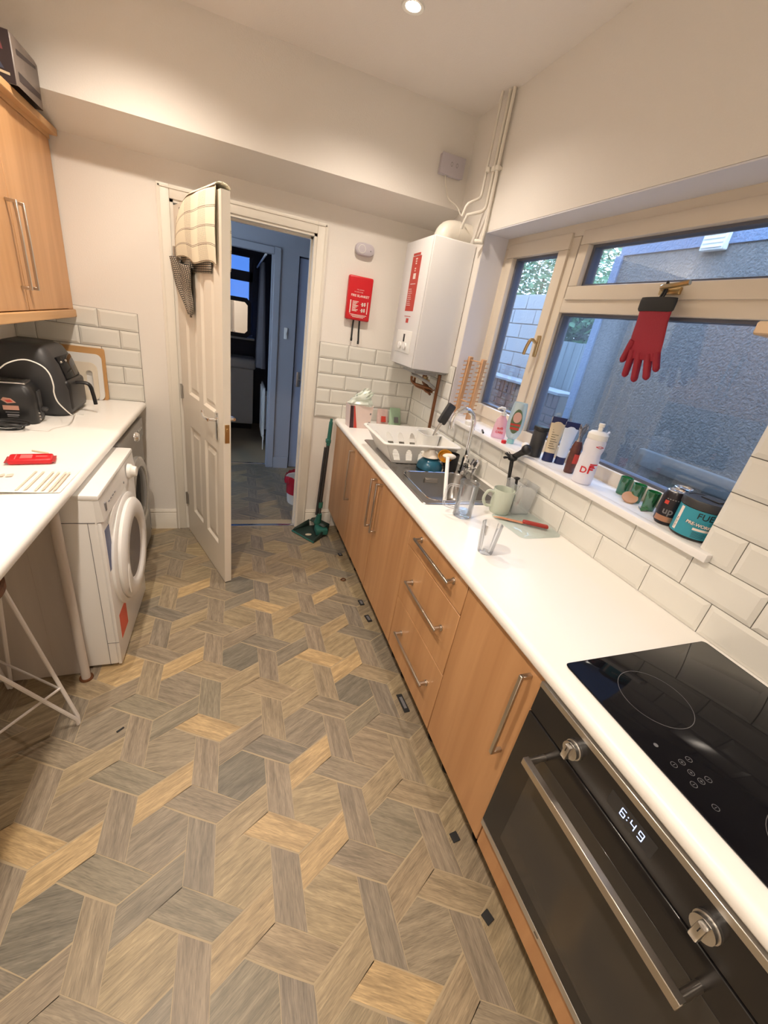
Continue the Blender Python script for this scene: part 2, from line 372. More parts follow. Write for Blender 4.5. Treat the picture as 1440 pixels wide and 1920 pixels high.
# ================================================================ SETTING
def clip(poly, x0, x1, y0, y1):
    def cut(ps, inside, inter):
        out = []
        for i, p in enumerate(ps):
            q = ps[i - 1]
            if inside(p):
                if not inside(q): out.append(inter(q, p))
                out.append(p)
            elif inside(q): out.append(inter(q, p))
        return out
    def ix(v): return lambda a, b: (v, a[1] + (b[1] - a[1]) * (v - a[0]) / (b[0] - a[0]))
    def iy(v): return lambda a, b: (a[0] + (b[0] - a[0]) * (v - a[1]) / (b[1] - a[1]), v)
    for ins, it in ((lambda p: p[0] >= x0, ix(x0)), (lambda p: p[0] <= x1, ix(x1)), (lambda p: p[1] >= y0, iy(y0)), (lambda p: p[1] <= y1, iy(y1))):
        if not poly: return []
        poly = cut(poly, ins, it)
    return poly
def inset(poly, d):
    n = len(poly); out = []
    for i in range(n):
        p0, p1, p2 = Vector(poly[i - 1]), Vector(poly[i]), Vector(poly[(i + 1) % n])
        e1 = (p1 - p0); e2 = (p2 - p1)
        if e1.length < 1e-5 or e2.length < 1e-5: out.append(tuple(p1)); continue
        e1.normalize(); e2.normalize(); n1 = Vector((-e1.y, e1.x)); n2 = Vector((-e2.y, e2.x)); b = n1 + n2
        if b.length < 1e-6: out.append(tuple(p1)); continue
        b.normalize(); c = max(0.35, b.dot(n1)); out.append(tuple(p1 + b * (d / c)))
    return out

fl = struct('floor', MB().box(XL - .06, XR + .0, YB - .06, YF + .1, -0.06, -0.0006), M['joint'])
hf = struct('floor', MB().box(-1.6, 1.6, YF + .1, 6.3, -0.06, -0.0006), M['joint'])
# one repeat of the woven pattern: three plank directions and a hexagon
PX, PY, PA = 0.2537, -0.149, 0.298
REP = {'v': ([(0, 0), (0, -.193), (.0868, -.242), (.0868, -.047)], 90),
       'd': ([(0, -.193), (-.0845, -.2435), (.0868, -.342), (.1706, -.2935)], -30),
       'u': ([(.0868, -.047), (.0868, -.144), (.2537, -.049), (.2537, .048)], 30),
       'h': ([(.0868, -.144), (.0868, -.242), (.1706, -.2935), (.2537, -.246), (.2537, -.149), (.1706, -.098)], None)}
PLANK = [L(128, 116, 99), L(122, 112, 97), L(132, 119, 101), L(136, 122, 100), L(120, 110, 96), L(132, 119, 101)]
UPC = [L(144, 128, 101), L(138, 122, 98), L(130, 117, 98), L(136, 121, 98), L(122, 113, 97), L(150, 131, 100)]
DNC = [L(126, 116, 99), L(120, 111, 96), L(140, 124, 99), L(130, 118, 99), L(116, 108, 95), L(128, 116, 98)]
HXC = [L(142, 127, 101), L(134, 120, 99), L(132, 120, 100), L(146, 130, 101), L(126, 115, 98), L(138, 124, 99)]
rf = random.Random(11); shared = {}
TONES = [(0.03, 1.01, 'D'), (0.03, 1.6, 'D'), (0.53, 1.3, 'D'), (0.04, 2.19, 'D'), (-0.47, 0.73, 'D'), (0.03, 0.43, 'M'), (-0.44, 1.55, 'G'), (-0.24, 2.2, 'G'), (0.53, 2.05, 'G'), (0.54, 1.45, 'G'), (0.28, 0.97, 'G'), (-0.22, 1.01, 'G'), (0.55, 0.91, 'G'), (-0.27, 1.61, 'G'), (-0.11, 1.23, 'G'), (0.14, 1.98, 'G'), (0.42, 1.53, 'G'), (-0.5, 0.84, 'G'), (0.14, 0.79, 'G'), (-0.54, 0.92, 'G'), (0.32, 0.77, 'G'), (0.41, 0.35, 'G'), (0.54, 0.73, 'M'), (-0.23, 1.34, 'M'), (0.55, 1.18, 'M'), (-0.1, 1.43, 'M'), (-0.35, 0.78, 'M'), (-0.38, 1.09, 'M'), (-0.12, 0.65, 'M'), (-0.35, 1.37, 'M'), (-0.01, 2.64, 'M')]
def inside(P, x, y):
    s_ = [(P[k][0] - P[k - 1][0]) * (y - P[k - 1][1]) - (P[k][1] - P[k - 1][1]) * (x - P[k - 1][0]) > 0 for k in range(len(P))]
    return all(s_) or not any(s_)
TONE_C = {'D': L(108, 102, 89), 'M': L(124, 115, 97), 'G': L(166, 142, 104)}
def lay_floor(parent, x0, x1, y0, y1, tint=1.0):
    n = 0
    for i in range(-9, 8):
        for j in range(-12, 34):
            ox = -0.144 + i * PX; oy = 0.601 + i * PY + j * PA
            for k, (poly, ang) in REP.items():
                P = [(ox + a, oy + b) for a, b in poly]
                cx = sum(p[0] for p in P) / len(P); cy = sum(p[1] for p in P) / len(P)
                if cx < x0 - .2 or cx > x1 + .2 or cy < y0 - .2 or cy > y1 + .2: continue
                C = clip(P, x0, x1, y0, y1)
                if len(C) < 3: continue
                area = abs(sum(C[a - 1][0] * C[a][1] - C[a][0] * C[a - 1][1] for a in range(len(C)))) / 2
                if area < 0.0006: continue
                full = len(C) == len(P) and all(abs(a[0] - b[0]) + abs(a[1] - b[1]) < 1e-6 for a, b in zip(sorted(C), sorted(P)))
                if full and k in shared: me = shared[k]
                else:
                    loc = inset([(p[0] - ox, p[1] - oy) for p in (P if full else C)], 0.0009)
                    me = mesh_of('floor_tile', MB().prism(loc, -0.0035, 0.0), FM[90], 20)
                    if full: shared[k] = me
                o = bpy.data.objects.new('floor_tile', me); sc.collection.objects.link(o); o.parent = parent; o.location = (ox, oy, 0)
                a = ang
                if k == 'h': a = rf.choice([30, 30, -30, 0, 30])
                col = rf.choice({'v': PLANK, 'd': DNC, 'u': UPC, 'h': HXC}[k])
                for tx, ty, tn in TONES:
                    if abs(tx - cx) < .2 and abs(ty - cy) < .2 and inside(P, tx, ty): col = TONE_C[tn]
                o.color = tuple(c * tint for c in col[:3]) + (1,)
                o.material_slots[0].link = 'OBJECT'; o.material_slots[0].material = FM[a]; n += 1
    return n
lay_floor(fl, XL, 1.0, -0.12, YF + .02)
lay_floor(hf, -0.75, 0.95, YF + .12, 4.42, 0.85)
thr = struct('trim_1', MB().rbox(-.306, .453, YF + .0, YF + .035, -0.003, 0.008, 0.003), M['alu'])
thr2 = struct('trim_2', MB().rbox(-.5, .345, 4.42, 4.45, -0.003, 0.008, 0.003), M['alu'])
bf = struct('floor', MB().box(-1.2, .9, 4.45, 6.25, -0.05, -0.001), mat('bath_floor', L(78, 76, 86), 0.5, var=0.2, vscale=3))

# far wall with the doorway, and the bulkhead above it
OX0, OX1, OZ = -0.345, 0.478, 2.030     # rough opening
wf = MB()
wf.box(XL - .06, OX0, YF, YF + .1, 0, ZS); wf.box(OX1, XR + .27, YF, YF + .1, 0, ZS); wf.box(OX0, OX1, YF, YF + .1, OZ, ZS)
far = struct('wall_far', wf, M['wall'])
bh = struct('wall_bulkhead', MB().prism([(YS, ZS2), (YF, ZS), (YF + .1, ZS), (YF + .1, ZC + .02), (YS, ZC + .02)], XL - .06, XR + .27, 'X'), M['wall'])
struct('ceiling', MB().box(XL - .1, XR + .3, YB - .1, YS, ZC, ZC + .06), M['ceil'])
struct('wall_left', MB().box(XL - .06, XL, YB - .06, YF, 0, ZC), M['wall'])
struct('wall_back', MB().box(XL, XR, YB - .06, YB, 0, ZC), M['wall'])
# right wall, thick, with the window opening
WY0, WY1, WZ0, WZ1, XW = 0.665, 2.36, 1.115, 2.125, XR + .27
wr = MB()
wr.box(XR, XW, YB - .06, WY0, 0, ZC); wr.box(XR, XW, WY1, YF, 0, ZC); wr.box(XR, XW, WY0, WY1, 0, WZ0); wr.box(XR, XW, WY0, WY1, WZ1, ZC)
right = struct('wall_right', wr, M['wall'])

# metro tiles, one by one
TP, TH = 0.202, 0.102
tmesh = {}
def tile_at(parent, kind, a0, a1, z0, z1):
    """kind 'far' runs along x on the far wall, 'right' runs along y on the right wall"""
    g = 0.0013; w_ = a1 - a0 - 2 * g; h = z1 - z0 - 2 * g
    if w_ < 0.012 or h < 0.01: return
    key = (kind, round(w_, 4), round(h, 4))
    if key not in tmesh:
        b = min(0.013, w_ * .3, h * .3); t, s_ = 0.0035, 0.0075
        def P(u, v, d): return (u, -d, v) if kind == 'far' else (-d, u, v)
        vs = [P(u, v, 0) for u, v in ((0, 0), (w_, 0), (w_, h), (0, h))] + [P(u, v, t) for u, v in ((0, 0), (w_, 0), (w_, h), (0, h))] + \
             [P(u, v, s_) for u, v in ((b, b), (w_ - b, b), (w_ - b, h - b), (b, h - b))]
        fs = [(0, 1, 5, 4), (1, 2, 6, 5), (2, 3, 7, 6), (3, 0, 4, 7), (4, 5, 9, 8), (5, 6, 10, 9), (6, 7, 11, 10), (7, 4, 8, 11), (8, 9, 10, 11), (3, 2, 1, 0)]
        tmesh[key] = mesh_of('wall_tile', MB().add(vs, fs), M['tile'], 12)
    o = bpy.data.objects.new('wall_tile', tmesh[key]); sc.collection.objects.link(o); o.parent = parent
    o.location = (a0 + g, YF - .004, z0 + g) if kind == 'far' else (XR - .004, a0 + g, z0 + g)
def course(parent, kind, lo, hi, z0, z1, joint):
    """one row of tiles between lo and hi with a joint at the given place"""
    k = math.floor((lo - joint) / TP); a = joint + k * TP
    while a < hi - 1e-6:
        tile_at(parent, kind, max(a, lo), min(a + TP, hi), z0, z1); a += TP
gr = MB(); gr.box(XL, -.539, YF - .004, YF, WT, WT + 5 * TH); gr.box(.540, XR, YF - .004, YF, WT, WT + 5 * TH); obj('grout', gr, M['grout'], far)
for r in range(5):
    z0 = WT + r * TH
    course(far, 'far', XL, -.539, z0, z0 + TH, -.539 if r % 2 == 0 else -.539 - .101)
    course(far, 'far', .540, XR - .004, z0, z0 + TH, .540 if r % 2 == 0 else .641)
gr = MB(); gr.box(XR - .004, XR, -.35, YF - .004, WT, WT + 2 * TH); gr.box(XR - .004, XR, WY1 + .0, YF - .004, WT + 2 * TH, WT + 5 * TH); gr.box(XR - .004, XR, -.35, WY0, WT + 2 * TH, WT + 8 * TH); obj('grout', gr, M['grout'], right)
for r in range(8):
    z0 = WT + r * TH; j = .768 if r % 2 == 0 else .869
    if r < 2: course(right, 'right', -.35, YF - .012, z0, z0 + TH, j)
    else:
        course(right, 'right', -.35, WY0, z0, z0 + TH, j)
        if r < 5: course(right, 'right', WY1, YF - .012, z0, z0 + TH, j)

# door lining, stop and architrave
fr = MB()
fr.box(OX0, OX0 + .025, YF - .005, YF + .105, 0, OZ); fr.box(OX1 - .025, OX1, YF - .005, YF + .105, 0, OZ); fr.box(OX0, OX1, YF - .005, YF + .105, OZ - .022, OZ)
fr.box(OX1 - .037, OX1 - .025, YF + .045, YF + .07, 0, OZ - .022); fr.box(OX0 + .025, OX0 + .037, YF + .045, YF + .07, 0, OZ - .022); fr.box(OX0 + .025, OX1 - .025, YF + .045, YF + .07, OZ - .034, OZ - .022)
AW = 0.055
for (a, b, c, d, e, f) in ((OX0 - AW, OX0 + .008, YF - .014, YF, 0, OZ + AW), (OX1 - .008, OX1 + AW, YF - .014, YF, 0, OZ + AW), (OX0 + .008, OX1 - .008, YF - .014, YF, OZ - .008, OZ + AW)): fr.rbox(a, b, c, d, e, f, .004, 2)
for (a, b, e, f) in ((OX0 - AW + .01, OX0 - AW + .018, 0, OZ + AW - .01), (OX1 + AW - .018, OX1 + AW - .01, 0, OZ + AW - .01)): fr.box(a, b, YF - .018, YF - .013, e, f)
fr.box(OX0 - AW + .01, OX1 + AW - .01, YF - .018, YF - .013, OZ + AW - .018, OZ + AW - .01)
struct('trim_3', fr, M['trim'])
def skirting(name, x0, x1):
    b = MB(); b.prism([(YF, 0), (YF, .15), (YF - .006, .15), (YF - .008, .14), (YF - .012, .135), (YF - .008, .128), (YF - .014, .118), (YF - .016, 0)], x0, x1, 'X')
    return struct(name, b, M['trim'])
skirting('baseboard_far', OX1 + AW, .74); skirting('baseboard_far', XLF - .03, OX0 - AW)

# ---------------- door leaf (hinged left, standing open)
HX, HY = -.300, 2.935; DA = math.atan2(2.233 - HY, -.040 - HX)
door = struct('door_1', None, None, (HX, HY, 0.006), DA)
DW, DH, DT = .750, 1.985, .019
U = [(0, .150), (.350, .430), (.640, DW)]   # stiles
Zr = [(0, .215), (.815, 1.015), (1.86, DH)]  # rails
b = MB()
for u0, u1 in U: b.box(u0, u1, -DT, DT, 0, DH)
for z0, z1 in Zr:
    b.box(.150, .350, -DT, DT, z0, z1); b.box(.430, .640, -DT, DT, z0, z1)
obj('door_frame', b, M['doorpaint'], door)
for (u0, u1) in ((.150, .350), (.430, .640)):
    for (z0, z1) in ((.215, .815), (1.015, 1.86)):
        b = MB()
        for sg in (-1, 1):
            rings = [(0, DT), (.014, DT - .011), (.030, DT - .012), (.050, DT - .004)]
            vs = []; fs = []
            for d, w_ in rings: vs += [(u0 + d, sg * w_, z0 + d), (u1 - d, sg * w_, z0 + d), (u1 - d, sg * w_, z1 - d), (u0 + d, sg * w_, z1 - d)]
            for r in range(3):
                for k in range(4): fs.append((r * 4 + k, r * 4 + (k + 1) % 4, (r + 1) * 4 + (k + 1) % 4, (r + 1) * 4 + k))
            fs.append((12, 13, 14, 15)); b.add(vs, fs)
        obj('door_panel', b, M['doorpaint'], door, smooth=15)
for sg, nm in ((-1, 'lever_handle'), (1, 'lever_handle')):
    b = MB(); b.rbox(.640, .682, min(sg * DT, sg * (DT + .008)), max(sg * DT, sg * (DT + .008)), .88, 1.03, .003)
    b.tube([(.661, sg * DT, .99), (.661, sg * (DT + .045), .99)], .009, 10)
    b.tube(spline([(.668, sg * (DT + .048), .99), (.64, sg * (DT + .050), .992), (.59, sg * (DT + .046), .986), (.545, sg * (DT + .040), .992), (.532, sg * (DT + .036), 1.006)], 5), .0095, 10)
    obj(nm, b, M['chrome'], door)
b = MB(); b.rbox(DW - .001, DW + .002, -.012, .012, .885, .985, .0008, 1); b.rbox(DW + .001, DW + .010, -.006, .006, .945, .965, .001, 1); obj('latch_plate', b, M['brass'], door)
for z in (.25, 1.0, 1.75):
    b = MB(); b.cyl(.007, z - .045, z + .045, 10, -.004, -DT - .004); b.box(-.002, .03, -DT - .0015, -DT, z - .04, z + .04); obj('hinge', b, M['hinge'], door)
# cloths over the top of the door
def leaf_thing(name, label, cat): return thing(name, label, cat, (HX, HY, 0.006), DA)
def drape(u0, u1, zl, zr, sgn, off, wob, cut=0, ph=0.0):
    def fn(u, v):
        uu = u0 + (u1 - u0) * u; zb = zl + (zr - zl) * u + cut * math.sin(u * PI * 3 + ph) * .012; top = DH + .012 - 0.085 * max(0, (0.42 - u) / 0.42) ** 2 * (1 if cut else 0)
        z = top + (zb - top) * v; d = off + wob * (0.3 + v) * math.sin(u * 11 + 1.5 * v + ph) + .008 * math.sin(v * 3)
        return (uu, sgn * (DT + max(.003, d)), z)
    return fn
b = MB(); b.grid(drape(.105, .715, 1.735, 1.700, -1, .014, .007, 1), 40, 36)
o_ = len(b.v)
def over(u, v):
    a = PI * v; uu = .105 + .61 * u; top = DH + .012 - 0.085 * max(0, (0.42 - u) / 0.42) ** 2
    return (uu, -math.cos(a) * (DT + .015), top + .018 * math.sin(a) * (1 if u > .3 else u / .3))
b.grid(over, 40, 8); b.grid(drape(.25, .700, 1.78, 1.70, 1, .014, .006, 1, 1.0), 30, 20)
cl = obj('tea_towel', b, M['towel']); cl.location = (HX, HY, .006); cl.rotation_euler = (0, 0, DA)
sm = cl.modifiers.new('thickness', 'SOLIDIFY'); sm.thickness = .003
tag(cl, 'cream tea towel with thin dark stripes draped over the open door', 'towel')
b = MB()
def chk(u, v):
    w_ = 1 - v * .82; c = .105 + .17 * v
    uu = c + (u - .30) * .42 * w_ + .01 * math.sin(v * 9); z = 1.735 - .27 * v - .03 * u * (1 - v) + .012 * math.sin(u * 7)
    return (uu, -(DT + .008 + .014 * (1 + math.sin(u * 14 + v * 3)) * (1 - .5 * v)), z)
b.grid(chk, 24, 20)
def chk2(u, v): return (.12 + .50 * u, -(DT + .0035 + .0015 * math.sin(u * 9)), DH - .02 + (1.69 - DH) * v)
b.grid(chk2, 12, 12)
cl = obj('check_cloth', b, M['towelcheck']); cl.location = (HX, HY, .006); cl.rotation_euler = (0, 0, DA)
sm = cl.modifiers.new('thickness', 'SOLIDIFY'); sm.thickness = .002
tag(cl, 'dark checked cloth hanging in a point below the cream towel', 'towel')

# ================================================================ WINDOW
XG = 1.43
win = struct('window_1', None, None, (0, 0, 0))
FZ0, FZ1 = 1.14, 2.105
b = MB()
for (y0, y1, z0, z1) in ((WY0 - .04, WY1 + .03, FZ0 - .02, 1.195), (WY0 - .04, WY1 + .03, 2.07, FZ1 + .03), (2.30, WY1 + .03, 1.195, 2.07), (WY0 - .04, .72, 1.195, 2.07), (1.765, 1.835, 1.195, 2.07), (.72, 1.765, 1.763, 1.825)):
    b.rbox(XG, XG + .07, y0, y1, z0, z1, .004, 2)
obj('window_frame', b, M['upvc'], win)
def sash(y0, y1, z0, z1, w_, x0=XG - .012):
    b = MB()
    for (a, c, e, f) in ((y0, y1, z0, z0 + w_), (y0, y1, z1 - w_, z1), (y0, y0 + w_, z0 + w_, z1 - w_), (y1 - w_, y1, z0 + w_, z1 - w_)): b.rbox(x0, x0 + .055, a, c, e, f, .004, 2)
    return obj('window_sash', b, M['upvc'], win)
def pane(y0, y1, z0, z1, x=XG + .03):
    b = MB()
    for (a, c, e, f) in ((y0, y1, z0, z0 + .010), (y0, y1, z1 - .010, z1), (y0, y0 + .010, z0 + .010, z1 - .010), (y1 - .016, y1, z0 + .010, z1 - .010)): b.box(x - .015, x + .03, a, c, e, f)
    g = obj('gasket', b, M['gasket'], win)
    b = MB().box(x, x + .004, y0 + .008, y1 - .012, z0 + .008, z1 - .008)
    return obj('window_pane', b, M['pane'], win)
sash(1.815, 2.315, 1.175, 2.085, .065); pane(1.88, 2.25, 1.24, 2.02)
sash(.70, 1.745, 1.815, 2.085, .055); pane(.755, 1.69, 1.87, 2.03)
pane(.72, 1.762, 1.196, 1.762, XG + .032)
b = MB(); b.rbox(XG - .024, XG - .012, 1.822, 1.842, 1.555, 1.655, .003); b.tube(spline([(XG - .03, 1.832, 1.62), (XG - .055, 1.838, 1.632), (XG - .062, 1.850, 1.600), (XG - .060, 1.862, 1.56)], 4), .008, 8)
obj('window_handle', b, M['brass'], win)
b = MB(); b.rbox(XG - .024, XG - .012, 1.17, 1.25, 1.828, 1.852, .003); b.tube(spline([(XG - .03, 1.22, 1.84), (XG - .055, 1.215, 1.846), (XG - .062, 1.17, 1.848), (XG - .060, 1.115, 1.856)], 4), .008, 8)
obj('window_handle', b, M['brass'], win)
b = MB(); b.rbox(XR - .038, XG + .01, .622, WY1 - .0, WZ0 - .001, 1.140, .004, 2)
sl = obj('window_sill', MB().rbox(XR - .036, XR + .002, .622, WY1 - .02, WZ0, 1.1405, .004, 2).box(XR, XG + .02, WY0 + .002, WY1 - .002, WZ0, 1.140), M['sill'], win)
# plain cover bead round the reveal end
obj('reveal_trim', MB().box(XR + .001, XG, WY1 - .006, WY1 - .001, 1.14, WZ1).box(XR + .001, XG, WY0 + .001, WY1 - .001, WZ1 - .006, WZ1 - .001), mat('reveal_paint', L(225, 224, 230), 0.7), win)

# ================================================================ OUTSIDE
gd = struct('floor', MB().box(XW, 9, -4, 10, -.1, .02), M['ground'])
nh = thing('neighbour_house', 'grey roughcast side wall of the neighbouring house outside the window', 'house', (0, 0, 0.02))
obj('wall', MB().box(2.6, 3.2, -4, 2.72, 0, 2.27).box(2.6, 3.2, -4, 2.55, 2.27, 2.30), M['render'], nh)
obj('upper_wall', MB().box(2.59, 3.2, -4, 2.735, 2.27, 3.9), M['renderlight'], nh, 'paler blue painted band of the upper wall')  # upper band given a paler, bluer render colour than the wall below
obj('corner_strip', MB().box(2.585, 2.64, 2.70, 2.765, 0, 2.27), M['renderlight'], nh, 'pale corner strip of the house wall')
obj('ledge', MB().rbox(2.545, 2.6, -1.5, 1.95, .98, 1.09, .01, 2), M['ground'], nh, 'low ledge along the foot of the wall')
b = MB().rbox(2.56, 2.60, 1.975, 2.115, 2.24, 2.345, .004, 1)
for k in range(4): b.box(2.552, 2.562, 1.985, 2.105, 2.252 + k * .022, 2.262 + k * .022)
obj('vent_grille', b, M['whiteenamel'], nh, 'white wall vent')
# timber fence
fc = thing('garden_fence', 'weathered vertical board fence left of the roughcast wall', 'fence', (3.1, 3.14, .02))
rg = random.Random(3)
for k in range(8):
    obj('board', MB().box(0, .02, k * .105, k * .105 + .099, 0, 1.70 + rg.uniform(-.006, .006)), M['fence'], fc)
for z in (.5, 1.35): obj('rail', MB().box(.02, .06, 0, .84, z, z + .08), M['fence'], fc)
# concrete block wall further down the garden
bw = thing('block_wall', 'pale concrete block garden wall seen through the small casement', 'wall', (3.1, 4.0, .02))
obj('mortar', MB().box(.015, .12, 0, 3.4, 0, 2.13), M['grout'], bw)
for r in range(14):
    z0 = 2.13 - (r + 1) * .152
    if z0 < 0: break
    a = -(.2 if r % 2 else 0)
    while a < 3.4:
        y0, y1 = max(0, a + .004), min(3.4, a + .396)
        if y1 - y0 > .02: obj('block', MB().rbox(.0, .06, y0, y1, z0 + .004, z0 + .148, .004, 1), M['concrete'], bw)
        a += .4
# brick retaining wall in front
kw = thing('brick_wall', 'low old brick wall with upright top course below the garden wall', 'wall', (2.72, 3.02, .02))
obj('mortar', MB().box(.012, .30, 0, 2.5, 0, 1.235), M['grout'], kw)
a = 0
while a < 2.5:
    obj('brick', MB().rbox(0, .1, a + .004, a + .066, 1.12, 1.235, .003, 1), M['brick'], kw); a += .072
for r in range(7):
    z0 = 1.12 - (r + 1) * .073; a = -(.11 if r % 2 else 0)
    while a < 2.5:
        y0, y1 = max(0, a + .005), min(2.5, a + .211)
        if y1 - y0 > .02: obj('brick', MB().rbox(0, .1, y0, y1, z0 + .004, z0 + .069, .003, 1), M['brick'], kw)
        a += .216
obj('coping', MB().rbox(-.02, .3, 0, 2.5, 1.236, 1.262, .004, 1), M['concrete'], kw, 'thin pale coping')
def foliage(name, label, cat, c, ext, n, leaf, size, m, stemz):
    t = thing(name, label, cat, (c[0], c[1], .02)); r_ = random.Random(len(name) + n); b = MB()
    for _ in range(n):
        while True:
            p = Vector((r_.uniform(-1, 1), r_.uniform(-1, 1), r_.uniform(-1, 1)))
            if p.length < 1: break
        p = Vector((p.x * ext[0], p.y * ext[1], c[2] + p.z * ext[2])); d = Vector((r_.gauss(0, 1), r_.gauss(0, 1), r_.gauss(0, 1))).normalized()
        e = d.orthogonal().normalized(); s_ = size * r_.uniform(.6, 1.3)
        b.add([p - d * s_, p + e * s_ * .45, p + d * s_, p - e * s_ * .45], [(0, 1, 2, 3)])
    o = obj('foliage', b, m, t); o['kind'] = 'stuff'
    obj('stem', MB().tube([(0, 0, 0), (.03, .02, stemz * .5), (0, 0, stemz)], [.05, .04, .02], 8), M['bark'], t); return t
foliage('hedge', 'broad leaved green hedge showing above the board fence', 'hedge', (3.75, 4.2, 1.98), (.35, .8, .42), 3400, 1, .055, M['leaf'], 1.8)
foliage('garden_tree', 'leafy tree rising behind the concrete block wall', 'tree', (4.4, 6.0, 2.78), (.8, 1.5, .85), 9000, 1, .045, M['leaf2'], 2.6)
foliage('garden_tree', 'thin pale tree beyond the corner of the roughcast house', 'tree', (5.6, 3.4, 3.3), (.6, .9, .8), 1600, 1, .05, M['leaf2'], 3.0)

# ================================================================ HALL AND BATHROOM
hy = 4.34
struct('wall_hall_left', MB().box(-1.66, -1.6, YF + .1, 3.2, 0, 2.6).box(-1.66, -1.6, 4.1, hy, 0, 2.6).box(-1.66, -1.6, 3.2, 4.1, 0, 1.45).box(-1.66, -1.6, 3.2, 4.1, 2.05, 2.6), M['hallwall'])  # the opening is unseen, added to let sky light into the hall
struct('wall_hall_right', MB().box(1.6, 1.66, YF + .1, hy + .1, 0, 2.6), M['hallwall'])
struct('ceiling', MB().box(-1.66, 1.66, YF + .1, 6.3, 2.45, 2.5), M['hallwall'])
b = MB(); b.box(-1.6, -.44, hy, hy + .1, 0, 2.45); b.box(-.44, .33, hy, hy + .1, 2.005, 2.45); b.box(.33, .545, hy, hy + .1, 0, 2.45); b.box(.545, 1.33, hy, hy + .1, 2.03, 2.45); b.box(1.33, 1.6, hy, hy + .1, 0, 2.45)
struct('wall_hall_far', b, M['hallwall'])
b = MB()
for (x0, x1, z0, z1) in ((.325, .385, 0, 2.06), (-.49, -.43, 0, 2.06), (-.43, .325, 2.0, 2.06)): b.rbox(x0, x1, hy - .014, hy + .002, z0, z1, .004, 1)
b.box(.31, .33, hy, hy + .1, 0, 2.005)
struct('trim_4', b, M['hallwall'])
struct('baseboard_hall', MB().box(.385, .54, hy - .014, hy, 0, .12), M['hallwall'])
struct('wall_hall_seal', MB().box(.49, 1.5, hy + .18, hy + .2, 0, 2.3), M['bathtile'])  # unseen panel added behind the hall door to block sky leaking round it
hd = struct('door_2', None, None, (.555, hy + .02, .005))
obj('door_frame', MB().rbox(0, .765, 0, .038, 0, 2.015, .003, 1), mat('hall_door', L(150, 160, 182), 0.5), hd)
b = MB(); b.rbox(.030, .062, -.008, 0, .875, 1.02, .002); b.tube([(.046, -.008, .95), (.046, -.05, .95), (.10, -.052, .95), (.15, -.05, .95)], .008, 8); obj('lever_handle', b, M['nickel'], hd)
b = MB().rbox(.44, .47, hy - .01, hy, 1.32, 1.42, .002, 1); b.rbox(.448, .462, hy - .014, hy - .008, 1.35, 1.38, .001, 1)
tag(obj('light_switch', b, M['white']), 'narrow wall switch between the two hall doors', 'switch')
# bathroom shell
struct('wall_bath_left', MB().box(-1.2, -1.14, hy + .1, 6.2, 0, 2.45), M['bathtile'])
struct('wall_bath_right', MB().box(.43, .49, hy + .1, 6.2, 0, 2.45).box(1.5, 1.56, hy + .1, hy + .2, 0, 2.45), M['bathtile'])
b = MB(); b.box(-1.2, -.62, 6.2, 6.3, 0, 2.45); b.box(.21, .49, 6.2, 6.3, 0, 2.45); b.box(-.62, .21, 6.2, 6.3, 0, 1.16); b.box(-.62, .21, 6.2, 6.3, 2.12, 2.45)
struct('wall_bath_far', b, M['bathtile'])
wb = struct('window_2', None, None)
b = MB()
for (x0, x1, z0, z1) in ((-.62, .21, 1.16, 1.19), (-.62, .21, 2.09, 2.12), (-.62, .21, 1.82, 1.935), (.165, .21, 1.19, 2.09), (-.62, -.57, 1.19, 2.09), (-.25, -.20, 1.19, 2.09)): b.rbox(x0, x1, 6.2, 6.25, z0, z1, .004, 1)
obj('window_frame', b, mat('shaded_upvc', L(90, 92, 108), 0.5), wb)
for (x0, x1) in ((-.57, -.25), (-.20, .165)):
    for (z0, z1) in ((1.19, 1.82), (1.935, 2.09)): obj('window_pane', MB().box(x0, x1, 6.225, 6.23, z0, z1), glassy('frosted_pane', (.16, .23, .36, 1), .1, .03, .3, .05) if 'frosted_pane' not in bpy.data.materials else bpy.data.materials['frosted_pane'], wb)
obj('window_sill', MB().rbox(-.64, .24, 6.06, 6.2, 1.135, 1.16, .003, 1), M['whiteenamel'], wb)
mi = thing('bathroom_mirror', 'dark framed mirror with cut corners standing on the bathroom sill', 'mirror', (0, 6.10, 1.16))
def octa(x0, x1, z0, z1, c): return [(x0 + c, z0), (x1 - c, z0), (x1, z0 + c), (x1, z1 - c), (x1 - c, z1), (x0 + c, z1), (x0, z1 - c), (x0, z0 + c)]
oo, ii = octa(-.24, .19, .0, .47, .05), octa(-.19, .148, .05, .42, .035)
vs = [(x, -.012, z) for x, z in oo] + [(x, -.012, z) for x, z in ii] + [(x, .012, z) for x, z in oo] + [(x, .0, z) for x, z in ii]
fs = []
for k in range(8):
    j = (k + 1) % 8; fs += [(k, j, 8 + j, 8 + k), (k, 16 + k, 16 + j, j), (8 + k, 8 + j, 24 + j, 24 + k)]
obj('mirror_frame', MB().add(vs, fs), mat('dark_frame', L(44, 42, 52), .5), mi)
obj('mirror_glass', MB().add([(x, -.004, z) for x, z in ii], [tuple(range(8))]), mat('mirror_glass', (.9, .9, .9, 1), .02, 1.0), mi)
vt = thing('washbasin', 'white vanity basin under the bathroom window', 'basin', (0, 5.95, 0))
obj('cabinet', MB().rbox(-.36, .225, -.12, .22, .08, .80, .004, 1), M['whiteenamel'], vt)
obj('basin_top', MB().rbox(-.39, .25, -.16, .23, .80, .93, .03, 3), M['whiteenamel'], vt)
obj('plinth', MB().box(-.34, .21, -.08, .2, 0, .08), M['dirt'], vt)
rd = thing('radiator', 'narrow white radiator on the right bathroom wall', 'radiator', (.352, 5.15, .14))
b = MB().rbox(-.05, -.03, -.24, .24, 0, .60, .006, 2)
